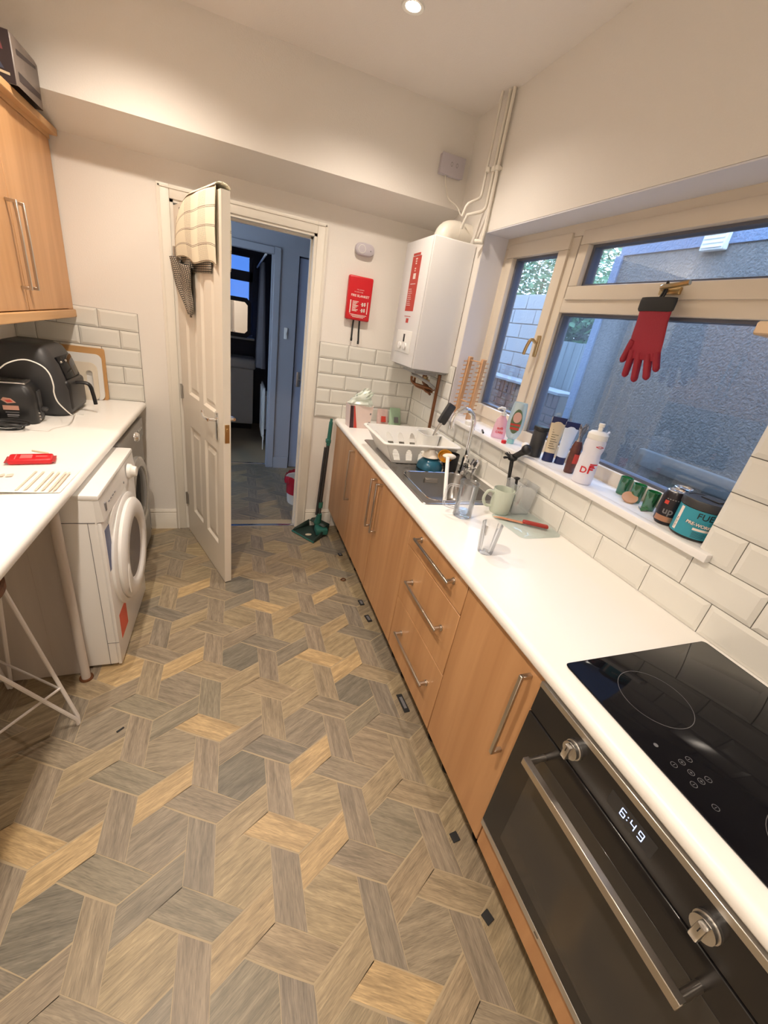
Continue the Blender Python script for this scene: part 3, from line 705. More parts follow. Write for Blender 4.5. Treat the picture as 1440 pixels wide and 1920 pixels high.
for k in range(9): b.rbox(-.062, -.05, -.225 + k * .052, -.195 + k * .052, .03, .57, .005, 1)
obj('panel', b, M['whiteenamel'], rd); obj('pipe', MB().tube([(-.04, -.2, 0), (-.04, -.2, -.138)], .008, 8).tube([(-.04, -.24, .04), (-.04, -.26, .04), (-.04, -.26, -.0)], .011, 8), M['white'], rd)
for y in (-.15, .12): obj('bracket', MB().box(-.03, .076, y, y + .03, .1, .5), M['white'], rd)
b = MB(); b.grid(lambda u, v: (.27 + .05 * math.sin(u * 26) * (.4 + .6 * v), 5.0 + .45 * u, 1.98 - 1.05 * v), 60, 4)
ct = obj('shower_curtain', b, M['curtain']); ct.modifiers.new('t', 'SOLIDIFY').thickness = .003
tag(ct, 'grey curtain bunched beside the bathroom window', 'curtain')
rl = obj('curtain_rail', MB().tube([(.26, hy + .11, 2.0), (.26, 6.19, 2.0)], .010, 8), M['white']); tag(rl, 'thin white rail carrying the grey bathroom curtain', 'rail')
bn = thing('waste_bin', 'white waste bin with a red liner at the right of the doorway', 'bin', (.545, 3.44, 0))
obj('bucket', MB().lathe([(.001, 0), (.095, 0), (.100, .01), (.118, .24), (.122, .245), (.118, .245), (.112, .24), (.094, .012), (.001, .012)], 28), M['white'], bn)
b = MB()
n_ = 36; prof = [(.111, .10), (.117, .24), (.128, .262), (.135, .235), (.128, .20)]
vs = []; fs = []; rr = random.Random(5); jit = [rr.uniform(-1, 1) for _ in range(n_)]
for i, (r_, z) in enumerate(prof):
    for k in range(n_): a = 2 * PI * k / n_; q_ = r_ + (.006 * jit[k] if i > 1 else 0); vs.append((q_ * math.cos(a), q_ * math.sin(a), z + (.012 * jit[(k * 3) % n_] if i > 1 else 0)))
for i in range(4):
    for k in range(n_): fs.append((i * n_ + k, i * n_ + (k + 1) % n_, (i + 1) * n_ + (k + 1) % n_, (i + 1) * n_ + k))
b.add(vs, fs); obj('bin_liner', b, mat('red_bag', L(170, 24, 48), .35), bn, 'crumpled red liner turned over the rim')


# ================================================================ FAR WALL FITTINGS
bo = thing('boiler', 'white wall hung gas boiler in the corner above the draining board', 'boiler', (1.145, 2.62, 1.37))
obj('case', MB().rbox(-.131, .134, -.20, .20, 0, .70, .008, 3), M['boiler'], bo)
obj('front_cover', MB().rbox(-.139, -.129, -.198, .198, .004, .696, .005, 2), M['boiler'], bo)
b = MB(); b.box(-.1400, -.1392, -.08, .055, .316, .61); obj('instruction_label', b, M['redlabel'], bo, 'long red instruction label')
b = MB(); FX = -.1405
def on_front(y, z): return frame((FX, y, z), (0, -1, 0), (0, 0, 1))
for k, z in enumerate((.595, .583, .571, .545, .533)): add_text(b, ('BOILER OPERATION', 'PLEASE READ ALL', 'INSTRUCTIONS', 'IMPORTANT', 'SERVICE')[k] if False else ('IIIIIIIIIIII', 'IIIIIIIII', 'IIIIIIII', 'IIIIIII', 'IIIIII')[k], .010, on_front(-.012, z))
b.box(FX - .0002, FX + .0002, -.035, .005, .49, .52); b.box(FX - .0002, FX + .0002, -.05, .03, .462, .466)
for k in range(9): b.box(FX - .0002, FX + .0002, -.005 - .006 * (k % 3), .045, .435 - k * .011, .438 - k * .011)
obj('label_print', b, M['print_white'], bo)
for q_ in ((-.06, .05, .614, .626), (-.055, .045, .285, .288), (-.03, .01, .25, .275)): obj('maker_badge', MB().box(FX, FX + .001, *q_), M['redlabel'], bo)
b = MB(); b.rbox(-.1445, -.137, -.130, .120, .075, .205, .004, 2); obj('control_panel', b, M['white'], bo)
b = MB(); b.box(-.1455, -.144, -.030, -.005, .14, .185); obj('display', b, M['print_black'], bo)
for y in (.03, -.06):
    b = MB(); b.xf = Matrix.Translation((-.1445, y, .115)) @ Matrix.Rotation(-PI / 2, 4, 'Y'); b.cyl(.020, 0, .010, 20); b.rbox(-.019, .019, -.004, .004, .009, .017, .002, 1); obj('control_knob', b, M['boiler'], bo)
b = MB(); b.rbox(-.11, .12, -.18, .18, -.012, .002, .004, 1); b.rbox(-.09, .06, -.16, .05, -.03, -.01, .004, 1); obj('underside', b, M['greyenamel'], bo)
fu = thing('flue_elbow', 'fat white flue elbow running from the boiler top into the window wall', 'flue', (1.125, 2.56, 2.07))
b = MB(); b.tube([(0, 0, 0), (0, 0, .012)] + [tuple(v) for v in arc((0, 0, .012), (0, 0, .058), (.065, 0, .058), 8)][1:] + [(.155, 0, .058)], .056, 24); obj('elbow', b, M['trim'], fu)
b = MB(); b.tube([(.070, 0, .058), (.088, 0, .058)], .0575, 24); b.tube([(0, 0, -.001), (0, 0, .010)], .066, 24); obj('collar', b, M['trim'], fu)
# painted pipes
pp = thing('pipe_run', 'three white painted pipes rising up the corner to the ceiling', 'pipe', (1.25, 2.39, 2.08))
def wpipe(pts, r): return obj('pipe', MB().tube([(x - 1.25, y - 2.39, z - 2.08) for x, y, z in pts], r * .82, 12), M['trim'], pp)
wpipe([(1.262, 2.345, ZC), (1.262, 2.345, 2.10), (1.262, 2.345, 2.072)], .011)
wpipe([(1.258, 2.375, ZC)] + [tuple(v) for v in arc((1.258, 2.375, 2.245), (1.258, 2.375, 2.215), (1.225, 2.385, 2.205), 5)] + [(1.17, 2.40, 2.185), (1.17, 2.44, 2.13)], .0105)
wpipe([(1.236, 2.412, ZC)] + [tuple(v) for v in arc((1.236, 2.412, 2.30), (1.236, 2.412, 2.275), (1.215, 2.402, 2.265), 5)] + [(1.165, 2.403, 2.235)] + [(1.155, 2.404, 2.22), (1.152, 2.42, 2.18)], .009)
for z in (2.395,):
    b = MB(); 
    for x, y, r in ((1.262, 2.345, .011), (1.258, 2.375, .0105), (1.240, 2.402, .009)): b.tube([(x - 1.25, y - 2.39, z - 2.08 - .01), (x - 1.25, y - 2.39, z - 2.08 + .01)], r + .005, 12)
    b.box(.005, .031, -.06, .02, z - 2.086, z - 2.074); obj('pipe_clip', b, M['trim'], pp)
b = MB(); b.tube([(.012, -.045, .02), (.012, -.045, -.008), (-.02, -.02, -.008)], .013, 12); obj('elbow_joint', b, M['trim'], pp)
sp = thing('connection_box', 'pale lilac double connection box on the bulkhead beside the pipes', 'socket', (1.159, YS, 2.457))
sp.scale = (1.1, 1.1, 1.1)
obj('back_box', MB().rbox(-.066, .066, -.030, 0, -.042, .042, .004, 2), M['lilac'], sp)
obj('face_plate', MB().rbox(-.068, .068, -.036, -.029, -.044, .044, .003, 2), M['lilac'], sp)
b = MB()
for x in (-.008, .022):
    for k in range(12):
        a0, a1 = 2 * PI * k / 12, 2 * PI * (k + 1) / 12
        P = lambda a, r: (x + r * math.cos(a) * .75, -.0366, .004 + r * math.sin(a) * 1.2)
        b.add([P(a0, .008), P(a1, .008), P(a1, .0062), P(a0, .0062)], [(0, 1, 2, 3)])
obj('printed_symbol', b, M['print_grey'], sp)
cb_ = obj('flex_cable', MB().tube(spline([(1.13, YS - .02, 2.412), (1.142, YS - .02, 2.37), (1.17, YS - .03, 2.31), (1.19, 2.62, 2.27), (1.185, 2.56, 2.24), (1.18, 2.50, 2.20), (1.18, 2.46, 2.195)], 5), .0035, 6), M['trim'])
tag(cb_, 'thin white cable drooping from the connection box towards the flue', 'cable')
al = thing('carbon_monoxide_alarm', 'small rounded white alarm high on the wall above the red case', 'alarm', (.773, YF, 1.996))
b = MB(); poly = []
for k in range(24):
    a = 2 * PI * k / 24; ex = math.copysign(abs(math.cos(a)) ** .6, math.cos(a)) * .062; ez = math.copysign(abs(math.sin(a)) ** .75, math.sin(a)) * .036; poly.append((ex, ez))
vs = []; fs = []
for s_, y in ((1, 0), (1, -.022), (.94, -.030), (.80, -.034)): vs += [(x * s_, y, z * s_) for x, z in poly]
for i in range(3):
    for k in range(24): fs.append((i * 24 + k, i * 24 + (k + 1) % 24, (i + 1) * 24 + (k + 1) % 24, (i + 1) * 24 + k))
fs.append(tuple(72 + k for k in range(24))); obj('case', MB().add(vs, fs), M['lilac'], al)
b = MB(); b.xf = Matrix.Translation((-.022, -.034, 0)) @ Matrix.Rotation(PI / 2, 4, 'X'); b.lathe([(.024, 0), (.024, .002), (.021, .002), (.021, 0)], 24); obj('test_button', b, M['white'], al)
b = MB(); b.xf = Matrix.Translation((.035, -.034, -.004)) @ Matrix.Rotation(PI / 2, 4, 'X'); b.cyl(.004, 0, .0012, 10); obj('indicator_lamp', b, M['print_grey'], al)
# fire blanket
fb = thing('fire_blanket', 'red FIRE BLANKET wall case with two black pull straps', 'fire blanket', (.770, YF, 1.715))
obj('case', MB().rbox(-.082, .082, -.040, 0, -.130, .130, .010, 3), M['red'], fb)
b = MB(); fy = -.0405
T = lambda x, z: frame((x, fy, z), (1, 0, 0), (0, 0, 1))
add_text(b, 'FIRE BLANKET', .0195, T(.002, .016), True); add_text(b, 'PULL DOWN', .008, T(0, .052)); add_text(b, 'IN CASE OF FIRE', .008, T(-.01, .038))
b.box(-.062, -.055, fy - .0005, fy, -.09, -.012); b.box(.056, .061, fy - .0005, fy, -.085, -.012)
for k in range(8): b.box(-.045, -.005 - .008 * (k % 3), fy - .0005, fy, -.020 - k * .008, -.016 - k * .008)
for cz in (-.030, -.066):
    b.box(.012, .046, fy - .0005, fy, cz - .003, cz + .001); b.box(.018, .028, fy - .0005, fy, cz - .012, cz + .010); b.box(.034, .043, fy - .0005, fy, cz - .010, cz + .012)
for k in range(3): b.box(-.058 + k * .01, .058 - k * .01, fy - .0005, fy, -.098 - k * .007, -.095 - k * .007)
obj('case_print', b, M['print_white'], fb)
for x, zl in ((-.020, -.250), (.022, -.265)):
    obj('pull_strap', MB().grid(lambda u, v: (x + (u - .5) * .012 + .008 * v * (1 if x > 0 else -.2), -.018 + .004 * math.sin(v * 4), -.125 + (zl + .125) * v), 2, 8).rbox(x - .008 + (.008 if x > 0 else 0), x + .006 + (.008 if x > 0 else 0), -.022, -.016, zl - .012, zl + .01, .002, 1), M['blackrub'], fb)
# copper pipes under the boiler
cp = thing('copper_pipes', 'tarnished copper pipework hanging beneath the white boiler', 'pipe', (1.15, 2.6, 1.352))
obj('pipe', MB().tube([(.085, -.13, 0), (.085, -.13, -.439)], .011, 10), M['copper'], cp)
for k, (x, y, d) in enumerate(((-.06, -.02, .05), (-.02, .02, .07), (.03, -.04, .09), (.06, .06, .06))):
    p = [(x, y, -.0), (x, y, -d)] + [tuple(v) for v in arc((x, y, -d), (x, y, -d - .03), (x + .03, y - .02, -d - .035), 4)] + [(.085, -.10 + .03 * k, -d - .05)]
    obj('pipe', MB().tube(p, .0085, 8), M['copper'], cp)
obj('valve', MB().tube([(-.02, .02, -.02), (-.02, .02, -.05)], .015, 6), M['brass'], cp); obj('valve', MB().tube([(.03, -.04, -.03), (.03, -.04, -.06)], .015, 6).rbox(.012, .05, -.075, -.035, -.06, -.045, .003, 1), M['brass'], cp)
b = MB(); b.tube([(-.10, -.10, -.02), (-.05, -.11, -.03), (.02, -.12, -.06), (.07, -.12, -.09)], .010, 8); obj('condensate_pipe', b, M['greyenamel'], cp)

# ================================================================ CEILING DOWNLIGHTS
lens_m = mat('lamp_lens', (1.0, .86, .66, 1), .3, emit=40)
for i, (x, y, pw) in enumerate(SPOTS):
    lb = ['recessed downlight near the bulkhead, the one seen at the top of the picture', 'recessed downlight over the open door', 'recessed downlight over the middle of the floor', 'recessed downlight behind the viewer'][i]
    t = thing('downlight', lb, 'light', (x, y, ZC), 0, 'ceiling downlights')
    obj('bezel', MB().lathe([(.030, .0), (.030, -.004), (.043, -.006), (.046, 0)], 28), M['white'], t)
    obj('lamp_lens', MB().lathe([(.0295, -.001), (.020, -.0035), (.0005, -.004)], 24), lens_m, t)
    ld = bpy.data.lights.new('downlight_lamp', 'SPOT'); ld.energy = SPOT_W * pw; ld.color = SPOT_C; ld.spot_size = math.radians(142); ld.spot_blend = 1.0; ld.shadow_soft_size = .025
    lo = bpy.data.objects.new('lamp', ld); sc.collection.objects.link(lo); lo.parent = t; lo.location = (0, 0, -.02)

# ================================================================ RIGHT RUN
def bar_handle(parent, axis, a0, a1, u, v, x):
    """square bar handle standing proud of a face at x; axis is Y or Z"""
    b = MB(); s_ = .005
    if axis == 'Z':
        b.rbox(x - .036, x - .026, u - .006, u + .006, a0, a1, .0015, 1)
        for z in (a0 + .006, a1 - .006): b.rbox(x - .028, x, u - .006, u + .006, z - .006, z + .006, .001, 1)
    else:
        b.rbox(x - .036, x - .027, a0, a1, v - .005, v + .005, .0015, 1)
        for y in (a0 + .012, a1 - .012):
            b.xf = Matrix.Translation((x, y, v)) @ Matrix.Rotation(-PI / 2, 4, 'Y'); b.cyl(.008, 0, .030, 12); b.cyl(.012, 0, .004, 12); b.xf = Matrix.Identity(4)
    return obj('handle', b, M['nickel'], parent)
XD = XF + .019; ZD0, ZD1 = .167, .866; DTK = .018
Y0, Y1, Y2, Y3, Y4, Y5 = .530, .920, 1.408, 1.875, 2.365, 2.930
def cab(name, label, y0, y1):
    t = thing(name, label, 'cabinet', (XD, (y0 + y1) / 2, 0)); c = (y0 + y1) / 2
    b = MB(); x0, x1 = DTK + .002, XR - XD - .02
    b.box(x0, x1, y0 - c, y0 - c + .018, ZD0, .868); b.box(x0, x1, y1 - c - .018, y1 - c, ZD0, .868); b.box(x0, x1, y0 - c + .018, y1 - c - .018, ZD0, ZD0 + .018); b.box(x1 - .01, x1, y0 - c + .018, y1 - c - .018, ZD0 + .018, .868)
    obj('carcass', b, M['woodside'], t)
    for yy in (y0 - c + .07, y1 - c - .07):
        for xx in (.10, x1 - .08): obj('leg', MB().cyl(.016, 0.0, ZD0, 12, xx, yy).cyl(.026, 0.0, .008, 12, xx, yy), M['black'], t)
    return t, c
def front(t, nm, c, y0, y1, z0, z1):
    g = .0018; return obj(nm, MB().rbox(0, DTK, y0 - c + g, y1 - c - g, z0 + g, z1 - g, .0015, 1), M['wood'], t)
t, c = cab('base_cabinet', 'single door beech cabinet between the drawers and the oven', Y0, Y1)
d = front(t, 'cabinet_door', c, Y0, Y1, ZD0, ZD1); bar_handle(d, 'Z', .535, .835, .575 - c, 0, 0)
t, c = cab('drawer_unit', 'beech unit of three drawers with horizontal steel bar handles', Y1, Y2)
for z0, z1, zh in ((.735, ZD1, .820), (.458, .735, .610), (ZD0, .458, .330)):
    d = front(t, 'drawer', c, Y1, Y2, z0, z1); bar_handle(d, 'Y', .995 - c, 1.305 - c, 0, zh, 0)
t, c = cab('sink_cabinet', 'double door beech sink cabinet with a pair of adjoining bar handles', Y2, Y4)
d = front(t, 'cabinet_door', c, Y2, Y3, ZD0, ZD1); bar_handle(d, 'Z', .560, .845, 1.825 - c, 0, 0)
d = front(t, 'cabinet_door', c, Y3, Y4, ZD0, ZD1); bar_handle(d, 'Z', .552, .838, 1.915 - c, 0, 0)
t, c = cab('base_cabinet', 'end beech cabinet next to the far wall, beside the dustpan', Y4, Y5)
d = front(t, 'cabinet_door', c, Y4, Y5 - .0, ZD0, ZD1); bar_handle(d, 'Z', .490, .835, 2.405 - c, 0, 0)
obj('filler', MB().box(.002, DTK, Y5 - c, YF - c - .002, ZD0, ZD1), M['wood'], t)

# worktop with sink and postformed front edge
wt = thing('worktop', 'long white laminate worktop under the window', 'worktop', (XF, 1.3, .872))
SY0, SY1, SX0, SX1 = 1.458, 2.40, .790, 1.225
def wprof(x1):
    r = .018; z0, z1 = 0, .038; P = [(x1, z0), (x1, z1), (r, z1)]
    P += [(r - r * math.sin(a), z1 - r + r * math.cos(a)) for a in [PI / 2 * k / 6 for k in range(1, 7)]]
    return P + [(0.0, .008), (.004, .002), (.010, 0)]
b = MB(); D = XR - XF - .002
b.prism([(z, x) for x, z in wprof(D)], -.36 - 1.3, SY0 - 1.3, 'Y'); b.prism([(z, x) for x, z in wprof(SX0 - XF)], SY0 - 1.3, SY1 - 1.3, 'Y'); b.prism([(z, x) for x, z in wprof(D)], SY1 - 1.3, YF - .006 - 1.3, 'Y')
b.box(SX1 - XF, D, SY0 - 1.3, SY1 - 1.3, 0, .038)
obj('top', b, M['worktop'], wt)
obj('sealant', MB().box(D - .003, D + .0, -.36 - 1.3, YF - .02 - 1.3, .038, .0405), M['print_grey'], wt)

# inset sink
SZ = .9105
sk = thing('sink', 'stainless steel single bowl sink with drainer', 'sink', (1.005, 1.93, SZ))
bx0, bx1, by0, by1 = .815, 1.165, 1.475, 1.845
def rrect(x0, x1, y0, y1, r, n=5):
    out = []
    for cx, cy, a0 in ((x1 - r, y1 - r, 0), (x0 + r, y1 - r, 90), (x0 + r, y0 + r, 180), (x1 - r, y0 + r, 270)):
        for k in range(n + 1): a = math.radians(a0 + 90 * k / n); out.append((cx + r * math.cos(a), cy + r * math.sin(a)))
    return out
def loft(mb, rings, close=True, mi=0):
    n = len(rings[0]); vs = [p for r in rings for p in r]; fs = []
    for i in range(len(rings) - 1):
        for k in range(n): fs.append((i * n + k, i * n + (k + 1) % n, (i + 1) * n + (k + 1) % n, (i + 1) * n + k))
    if close: fs.append(tuple((len(rings) - 1) * n + k for k in range(n)))
    mb.add(vs, fs, mi)
O = (1.005, 1.93)
def R3(x0, x1, y0, y1, r, z): return [(x - O[0], y - O[1], z) for x, y in rrect(x0, x1, y0, y1, r)]
b = MB()
loft(b, [R3(.767, 1.245, 1.440, 2.415, .022, 0), R3(.769, 1.243, 1.442, 2.413, .022, .003), R3(.777, 1.235, 1.450, 2.405, .02, .0035)], False)
# deck around the bowl
def deck(x0, x1, y0, y1, z=.0035): b.add([(x - O[0], y - O[1], z) for x, y in ((x0, y0), (x1, y0), (x1, y1), (x0, y1))], [(0, 1, 2, 3)])
deck(.777, bx0, 1.450, by1 + .01); deck(bx1, 1.235, 1.450, by1 + .01); deck(bx0, bx1, 1.450, by0); deck(bx0, bx1, by1, by1 + .01)
# corner fillets of the bowl opening
for cx, cy, sx_, sy_ in ((bx0, by0, 1, 1), (bx1, by0, -1, 1), (bx1, by1, -1, -1), (bx0, by1, 1, -1)):
    r = .05; pts = [(cx - O[0], cy - O[1], .0035)] + [(cx + sx_ * (r - r * math.cos(a)) - O[0], cy + sy_ * (r - r * math.sin(a)) - O[1], .0035) for a in [PI / 2 * k / 5 for k in range(6)]]
    b.add(pts, [(0, k, k + 1) for k in range(1, 6)])
# drainer with ribs
ys = by1 + .01; N_ = 48; vs = []; fs = []
for k in range(N_ + 1):
    x = .777 + (1.235 - .777) * k / N_; inn = .83 < x < 1.19; dz = (-.0022 * (1 + math.cos((x - .83) / .03 * 2 * PI)) / 2 - .001) if inn else 0
    vs += [(x - O[0], ys - O[1], .0035), (x - O[0], ys + .03 - O[1], .0035 + dz), (x - O[0], 2.37 - O[1], .0035 + dz), (x - O[0], 2.405 - O[1], .0035)]
for k in range(N_):
    for j in range(3): fs.append((k * 4 + j, k * 4 + 4 + j, k * 4 + 5 + j, k * 4 + 1 + j))
b.add(vs, fs); obj('deck', b, M['sink'], sk, smooth=60)
b = MB(); loft(b, [R3(bx0, bx1, by0, by1, .05, .0035), R3(bx0 + .004, bx1 - .004, by0 + .004, by1 - .004, .05, -.006), R3(bx0 + .012, bx1 - .012, by0 + .012, by1 - .012, .055, -.13), R3(bx0 + .045, bx1 - .045, by0 + .045, by1 - .045, .05, -.150)]); obj('bowl', b, mat('bowl_steel', (.33, .32, .31, 1), .32, 1.0, bump=.03, bscale=200), sk, smooth=60)
obj('bowl_rim', MB().tube([(x, y, .0042) for x, y, z in R3(bx0 - .002, bx1 + .002, by0 - .002, by1 + .002, .052, 0)], .0026, 6, closed=True), M['chrome'], sk)
b = MB(); b.lathe([(.001, -.1495), (.030, -.1485), (.040, -.1478), (.043, -.1490)], 24, .99 - O[0], 1.66 - O[1]); obj('waste', b, M['chrome'], sk)
b = MB(); b.rbox(.95 - O[0], 1.03 - O[0], by1 - .016 - O[1], by1 - .011 - O[1], -.052, -.024, .001, 1); b.rbox(.957 - O[0], 1.023 - O[0], by1 - .018 - O[1], by1 - .015 - O[1], -.046, -.041, .001, 1); b.rbox(.957 - O[0], 1.023 - O[0], by1 - .018 - O[1], by1 - .015 - O[1], -.035, -.030, .001, 1); obj('overflow', b, M['nickel'], sk)
# mixer tap
tp = thing('mixer_tap', 'chrome swan neck mixer tap behind the sink bowl', 'tap', (1.198, 1.875, SZ + .003))
b = MB().lathe([(.030, 0), (.030, .006), (.024, .012), (.023, .075), (.019, .088), (.014, .100)], 24, cap=True); obj('body', b, M['chrome'], tp)
dx, dy = -.86, .12; R_ = .070
pts = [(0, 0, .09), (-.004, .001, .20), (-.006, .002, .27)] + [(-.006 + dx * R_ * (1 - math.cos(a)) , .002 + dy * R_ * (1 - math.cos(a)), .27 + R_ * math.sin(a)) for a in [PI * k / 12 for k in range(1, 13)]]
e = pts[-1]; pts += [(e[0] + .004, e[1], e[2] - .035)]
obj('spout', MB().tube(pts, [.0125] * (len(pts) - 1) + [.0125], 14), M['chrome'], tp)
b = MB(); b.tube([(0, -.018, .045), (.0, -.052, .050)], [.018, .020], 16); b.tube([(.0, -.050, .052), (-.005, -.075, .075), (-.012, -.10, .105)], [.008, .007, .008], 10); b.ball(.020, (0, -.058, .052), 8)
obj('lever', b, M['chrome'], tp)
wp = thing('plug_holder', 'round chrome and black fitting on the sink edge beside the tap', 'plug', (1.235, 1.83, SZ + .004))
b = MB(); b.xf = Matrix.Translation((0, 0, .056)) @ Matrix.Rotation(math.radians(-62), 4, 'Y'); b.lathe([(.024, -.006), (.030, 0), (.030, .010), (.026, .012), (.024, .004), (.001, .004)], 24); b.xf = Matrix.Identity(4); b.tube([(0, 0, 0), (.004, 0, .040)], .010, 10); obj('ring', b, M['chrome'], wp)
b = MB(); b.xf = Matrix.Translation((-.004, 0, .056)) @ Matrix.Rotation(math.radians(-62), 4, 'Y'); b.lathe([(.001, .008), (.014, .008), (.021, .004)], 20); obj('plug', b, M['blackrub'], wp)

# hob
hb = thing('hob', 'black glass ceramic hob set in the right worktop', 'hob', (1.0, .236, .9105))
b = MB(); loft(b, [[(x - 1.0, y - .236, z) for x, y in rrect(x0, x1, y0, y1, .012)] for x0, x1, y0, y1, z in ((.750, 1.250, -.054, .526, 0), (.748, 1.252, -.056, .528, .0035), (.7495, 1.2505, -.0545, .5265, .0052))])
obj('glass', b, M['blackglass'], hb)
ringm = mat('hob_print', L(96, 94, 96), .5)
def ring(mb, cx, cy, r, w_, z, n=48, a0=0, a1=2 * PI):
    vs = []; 
    for k in range(n + 1): a = a0 + (a1 - a0) * k / n; vs += [(cx + r * math.cos(a), cy + r * math.sin(a), z), (cx + (r - w_) * math.cos(a), cy + (r - w_) * math.sin(a), z)]
    mb.add(vs, [(2 * k, 2 * k + 2, 2 * k + 3, 2 * k + 1) for k in range(n)])
b = MB(); ring(b, -.105, .162, .078, .0012, .0055); obj('zone_ring', b, ringm, hb)
b = MB(); ring(b, -.105, .162 - .33, .090, .0012, .0055); obj('zone_ring', b, ringm, hb)
keym = mat('hob_key_print', L(112, 112, 116), .5)
for k, (x, y) in enumerate(((.784, .306), (.783, .266), (.805, .266), (.826, .267), (.803, .246), (.785, .228), (.807, .229), (.825, .228), (.785, .188))):
    b = MB()
    if k == 0: ring(b, x - 1, y - .236, .0045, .0044, .0055, 16)
    else:
        ring(b, x - 1, y - .236, .0062, .0009, .0055, 20); b.box(x - 1 - .0028, x - 1 + .0028, y - .2364, y - .2356, .0053, .0056)
        if k in (2, 4, 6): b.box(x - 1.0004, x - .9996, y - .236 - .0028, y - .236 + .0028, .0053, .0056)
    obj('touch_key', b, keym, hb)

# oven
ov = thing('oven', 'black built in oven with steel trim, clock and bar handle', 'oven', (.70, .236, 0))
c = .236; y0, y1 = -.060 - c, .528 - c
obj('body', MB().box(.021, .54, y0 + .02, y1 - .02, .29, .862), M['dirt'], ov)
obj('control_panel', MB().rbox(.0, .02, y0, y1, .768, .850, .0015, 1), M['blackenamel'], ov)
obj('top_trim', MB().rbox(-.002, .02, y0, y1, .850, .866, .001, 1), M['steel'], ov)
dr = obj('oven_door', MB().rbox(-.002, .02, y0, y1, .300, .765, .0015, 1), M['blackenamel'], ov)
obj('oven_glass', MB().rbox(-.0030, -.001, y0 + .075, y1 - .075, .345, .700, .0004, 1), M['ovenglass'], dr)
obj('bottom_trim', MB().rbox(-.002, .02, y0, y1, .277, .299, .001, 1), M['steel'], ov)
b = MB(); 
add_text(b, 'llllllll', .008, frame((-.0026, .236 - c + .03, .288), (0, -1, 0), (0, 0, 1))); obj('trim_print', b, M['print_black'], ov)
b = MB(); ya, yb_ = .048 - c, .448 - c; b.rbox(-.062, -.046, ya, yb_, .697, .717, .0012, 1)
for y in (ya + .008, yb_ - .008): b.tube([(-.052, y, .708), (-.002, y, .708)], .008, 12)
obj('handle', b, M['nickel'], dr)
for y in (.389 - c, .092 - c):
    b = MB(); b.xf = Matrix.Translation((0, y, .811)) @ Matrix.Rotation(-PI / 2, 4, 'Y'); b.cyl(.0215, 0, .006, 24); b.cyl(.0195, .006, .016, 24); b.rbox(-.0185, .0185, -.0075, .0075, .014, .030, .003, 2)
    k = obj('control_knob', b, M['steel'], ov)
    b = MB(); b.box(-.0305, -.030, y - .0008, y + .0008, .815, .826); obj('knob_mark', b, M['print_black'], k)
obj('clock_window', MB().box(-.0006, .002, .190 - c, .292 - c, .793, .829), mat('clock_glass', (.03, .03, .032, 1), .15), ov)
segm = mat('clock_digits', (.45, .60, 1, 1), .5, emit=2.2)
SEG = {'6': 'acdefg', '4': 'bcfg', '9': 'abcdfg'}
b = MB()
def digit(ch, yc):
    w2, h2, t_ = .0046, .0085, .0007; zc = .811
    S = {'a': (-w2, w2, h2 - t_, h2 + t_), 'g': (-w2, w2, -t_, t_), 'd': (-w2, w2, -h2 - t_, -h2 + t_), 'f': (-w2 - t_, -w2 + t_, 0, h2), 'b': (w2 - t_, w2 + t_, 0, h2), 'e': (-w2 - t_, -w2 + t_, -h2, 0), 'c': (w2 - t_, w2 + t_, -h2, 0)}
    for s_ in SEG[ch]: a0, a1, z0, z1 = S[s_]; b.box(-.0010, -.0006, yc - a1, yc - a0, zc + z0, zc + z1)
digit('6', .258 - c); digit('4', .236 - c); digit('9', .218 - c); b.box(-.001, -.0006, .2465 - c, .2485 - c, .814, .816); b.box(-.001, -.0006, .2465 - c, .2485 - c, .806, .808)
obj('clock_digits', b, segm, ov)
obj('filler_panel', MB().rbox(.016, .034, y0, y1, .167, .276, .0015, 1), M['wood'], ov)
obj('housing', MB().box(.036, .56, y1 - .018, y1, .167, .868).box(.036, .56, y0, y0 + .018, .167, .868).box(.036, .56, y0 + .018, y1 - .018, .167, .185), M['woodside'], ov)
for yy in (y0 + .07, y1 - .07):
    for xx in (.12, .48): obj('leg', MB().cyl(.016, 0, .167, 12, xx, yy), M['black'], ov)
# plinth clips left on the floor
for k, (x, y, rz, l_) in enumerate(((.735, 2.50, .2, .035), (.742, 1.93, .1, .05), (.745, 1.78, .15, .06), (.742, 1.18, .05, .10), (.728, .62, .1, .03), (.728, .40, .3, .03))):
    t = thing('plinth_clip', ['dark clip on the floor below the end cabinet', 'dark clip on the floor, farther of the two below the sink cabinet doors', 'dark clip on the floor, nearer of the two below the sink cabinet doors', 'long dark plinth strip on the floor below the drawers', 'small black clip on the floor below the single door cabinet', 'small black clip on the floor below the oven'][k], 'clip', (x, y, 0), rz, 'plinth fixings left on the floor')
    obj('base', MB().rbox(-.014, .014, -l_ / 2, l_ / 2, 0, .005, .001, 1), M['blackrub'], t)
    if k < 4: obj('tape', MB().rbox(-.007, .007, -l_ * .32, l_ * .32, .005, .0065, .0005, 1), M['print_grey'], t)
t = obj('scrap', MB().tube(spline([(0, 0, .004), (.02, .012, .008), (.035, 0, .005), (.02, -.014, .006), (.005, -.004, .004)], 4), .0035, 6), M['copper']); t.location = (.665, 2.18, 0); tag(t, 'small crumpled brown scrap on the floor near the sink cabinet', 'scrap')
t = obj('scrap', MB().rbox(-.014, .014, -.004, .004, 0, .003, .001, 1), M['blackrub']); t.location = (-.42, 1.28, 0); t.rotation_euler = (0, 0, .7); tag(t, 'tiny dark scrap on the floor near the stool foot', 'scrap')

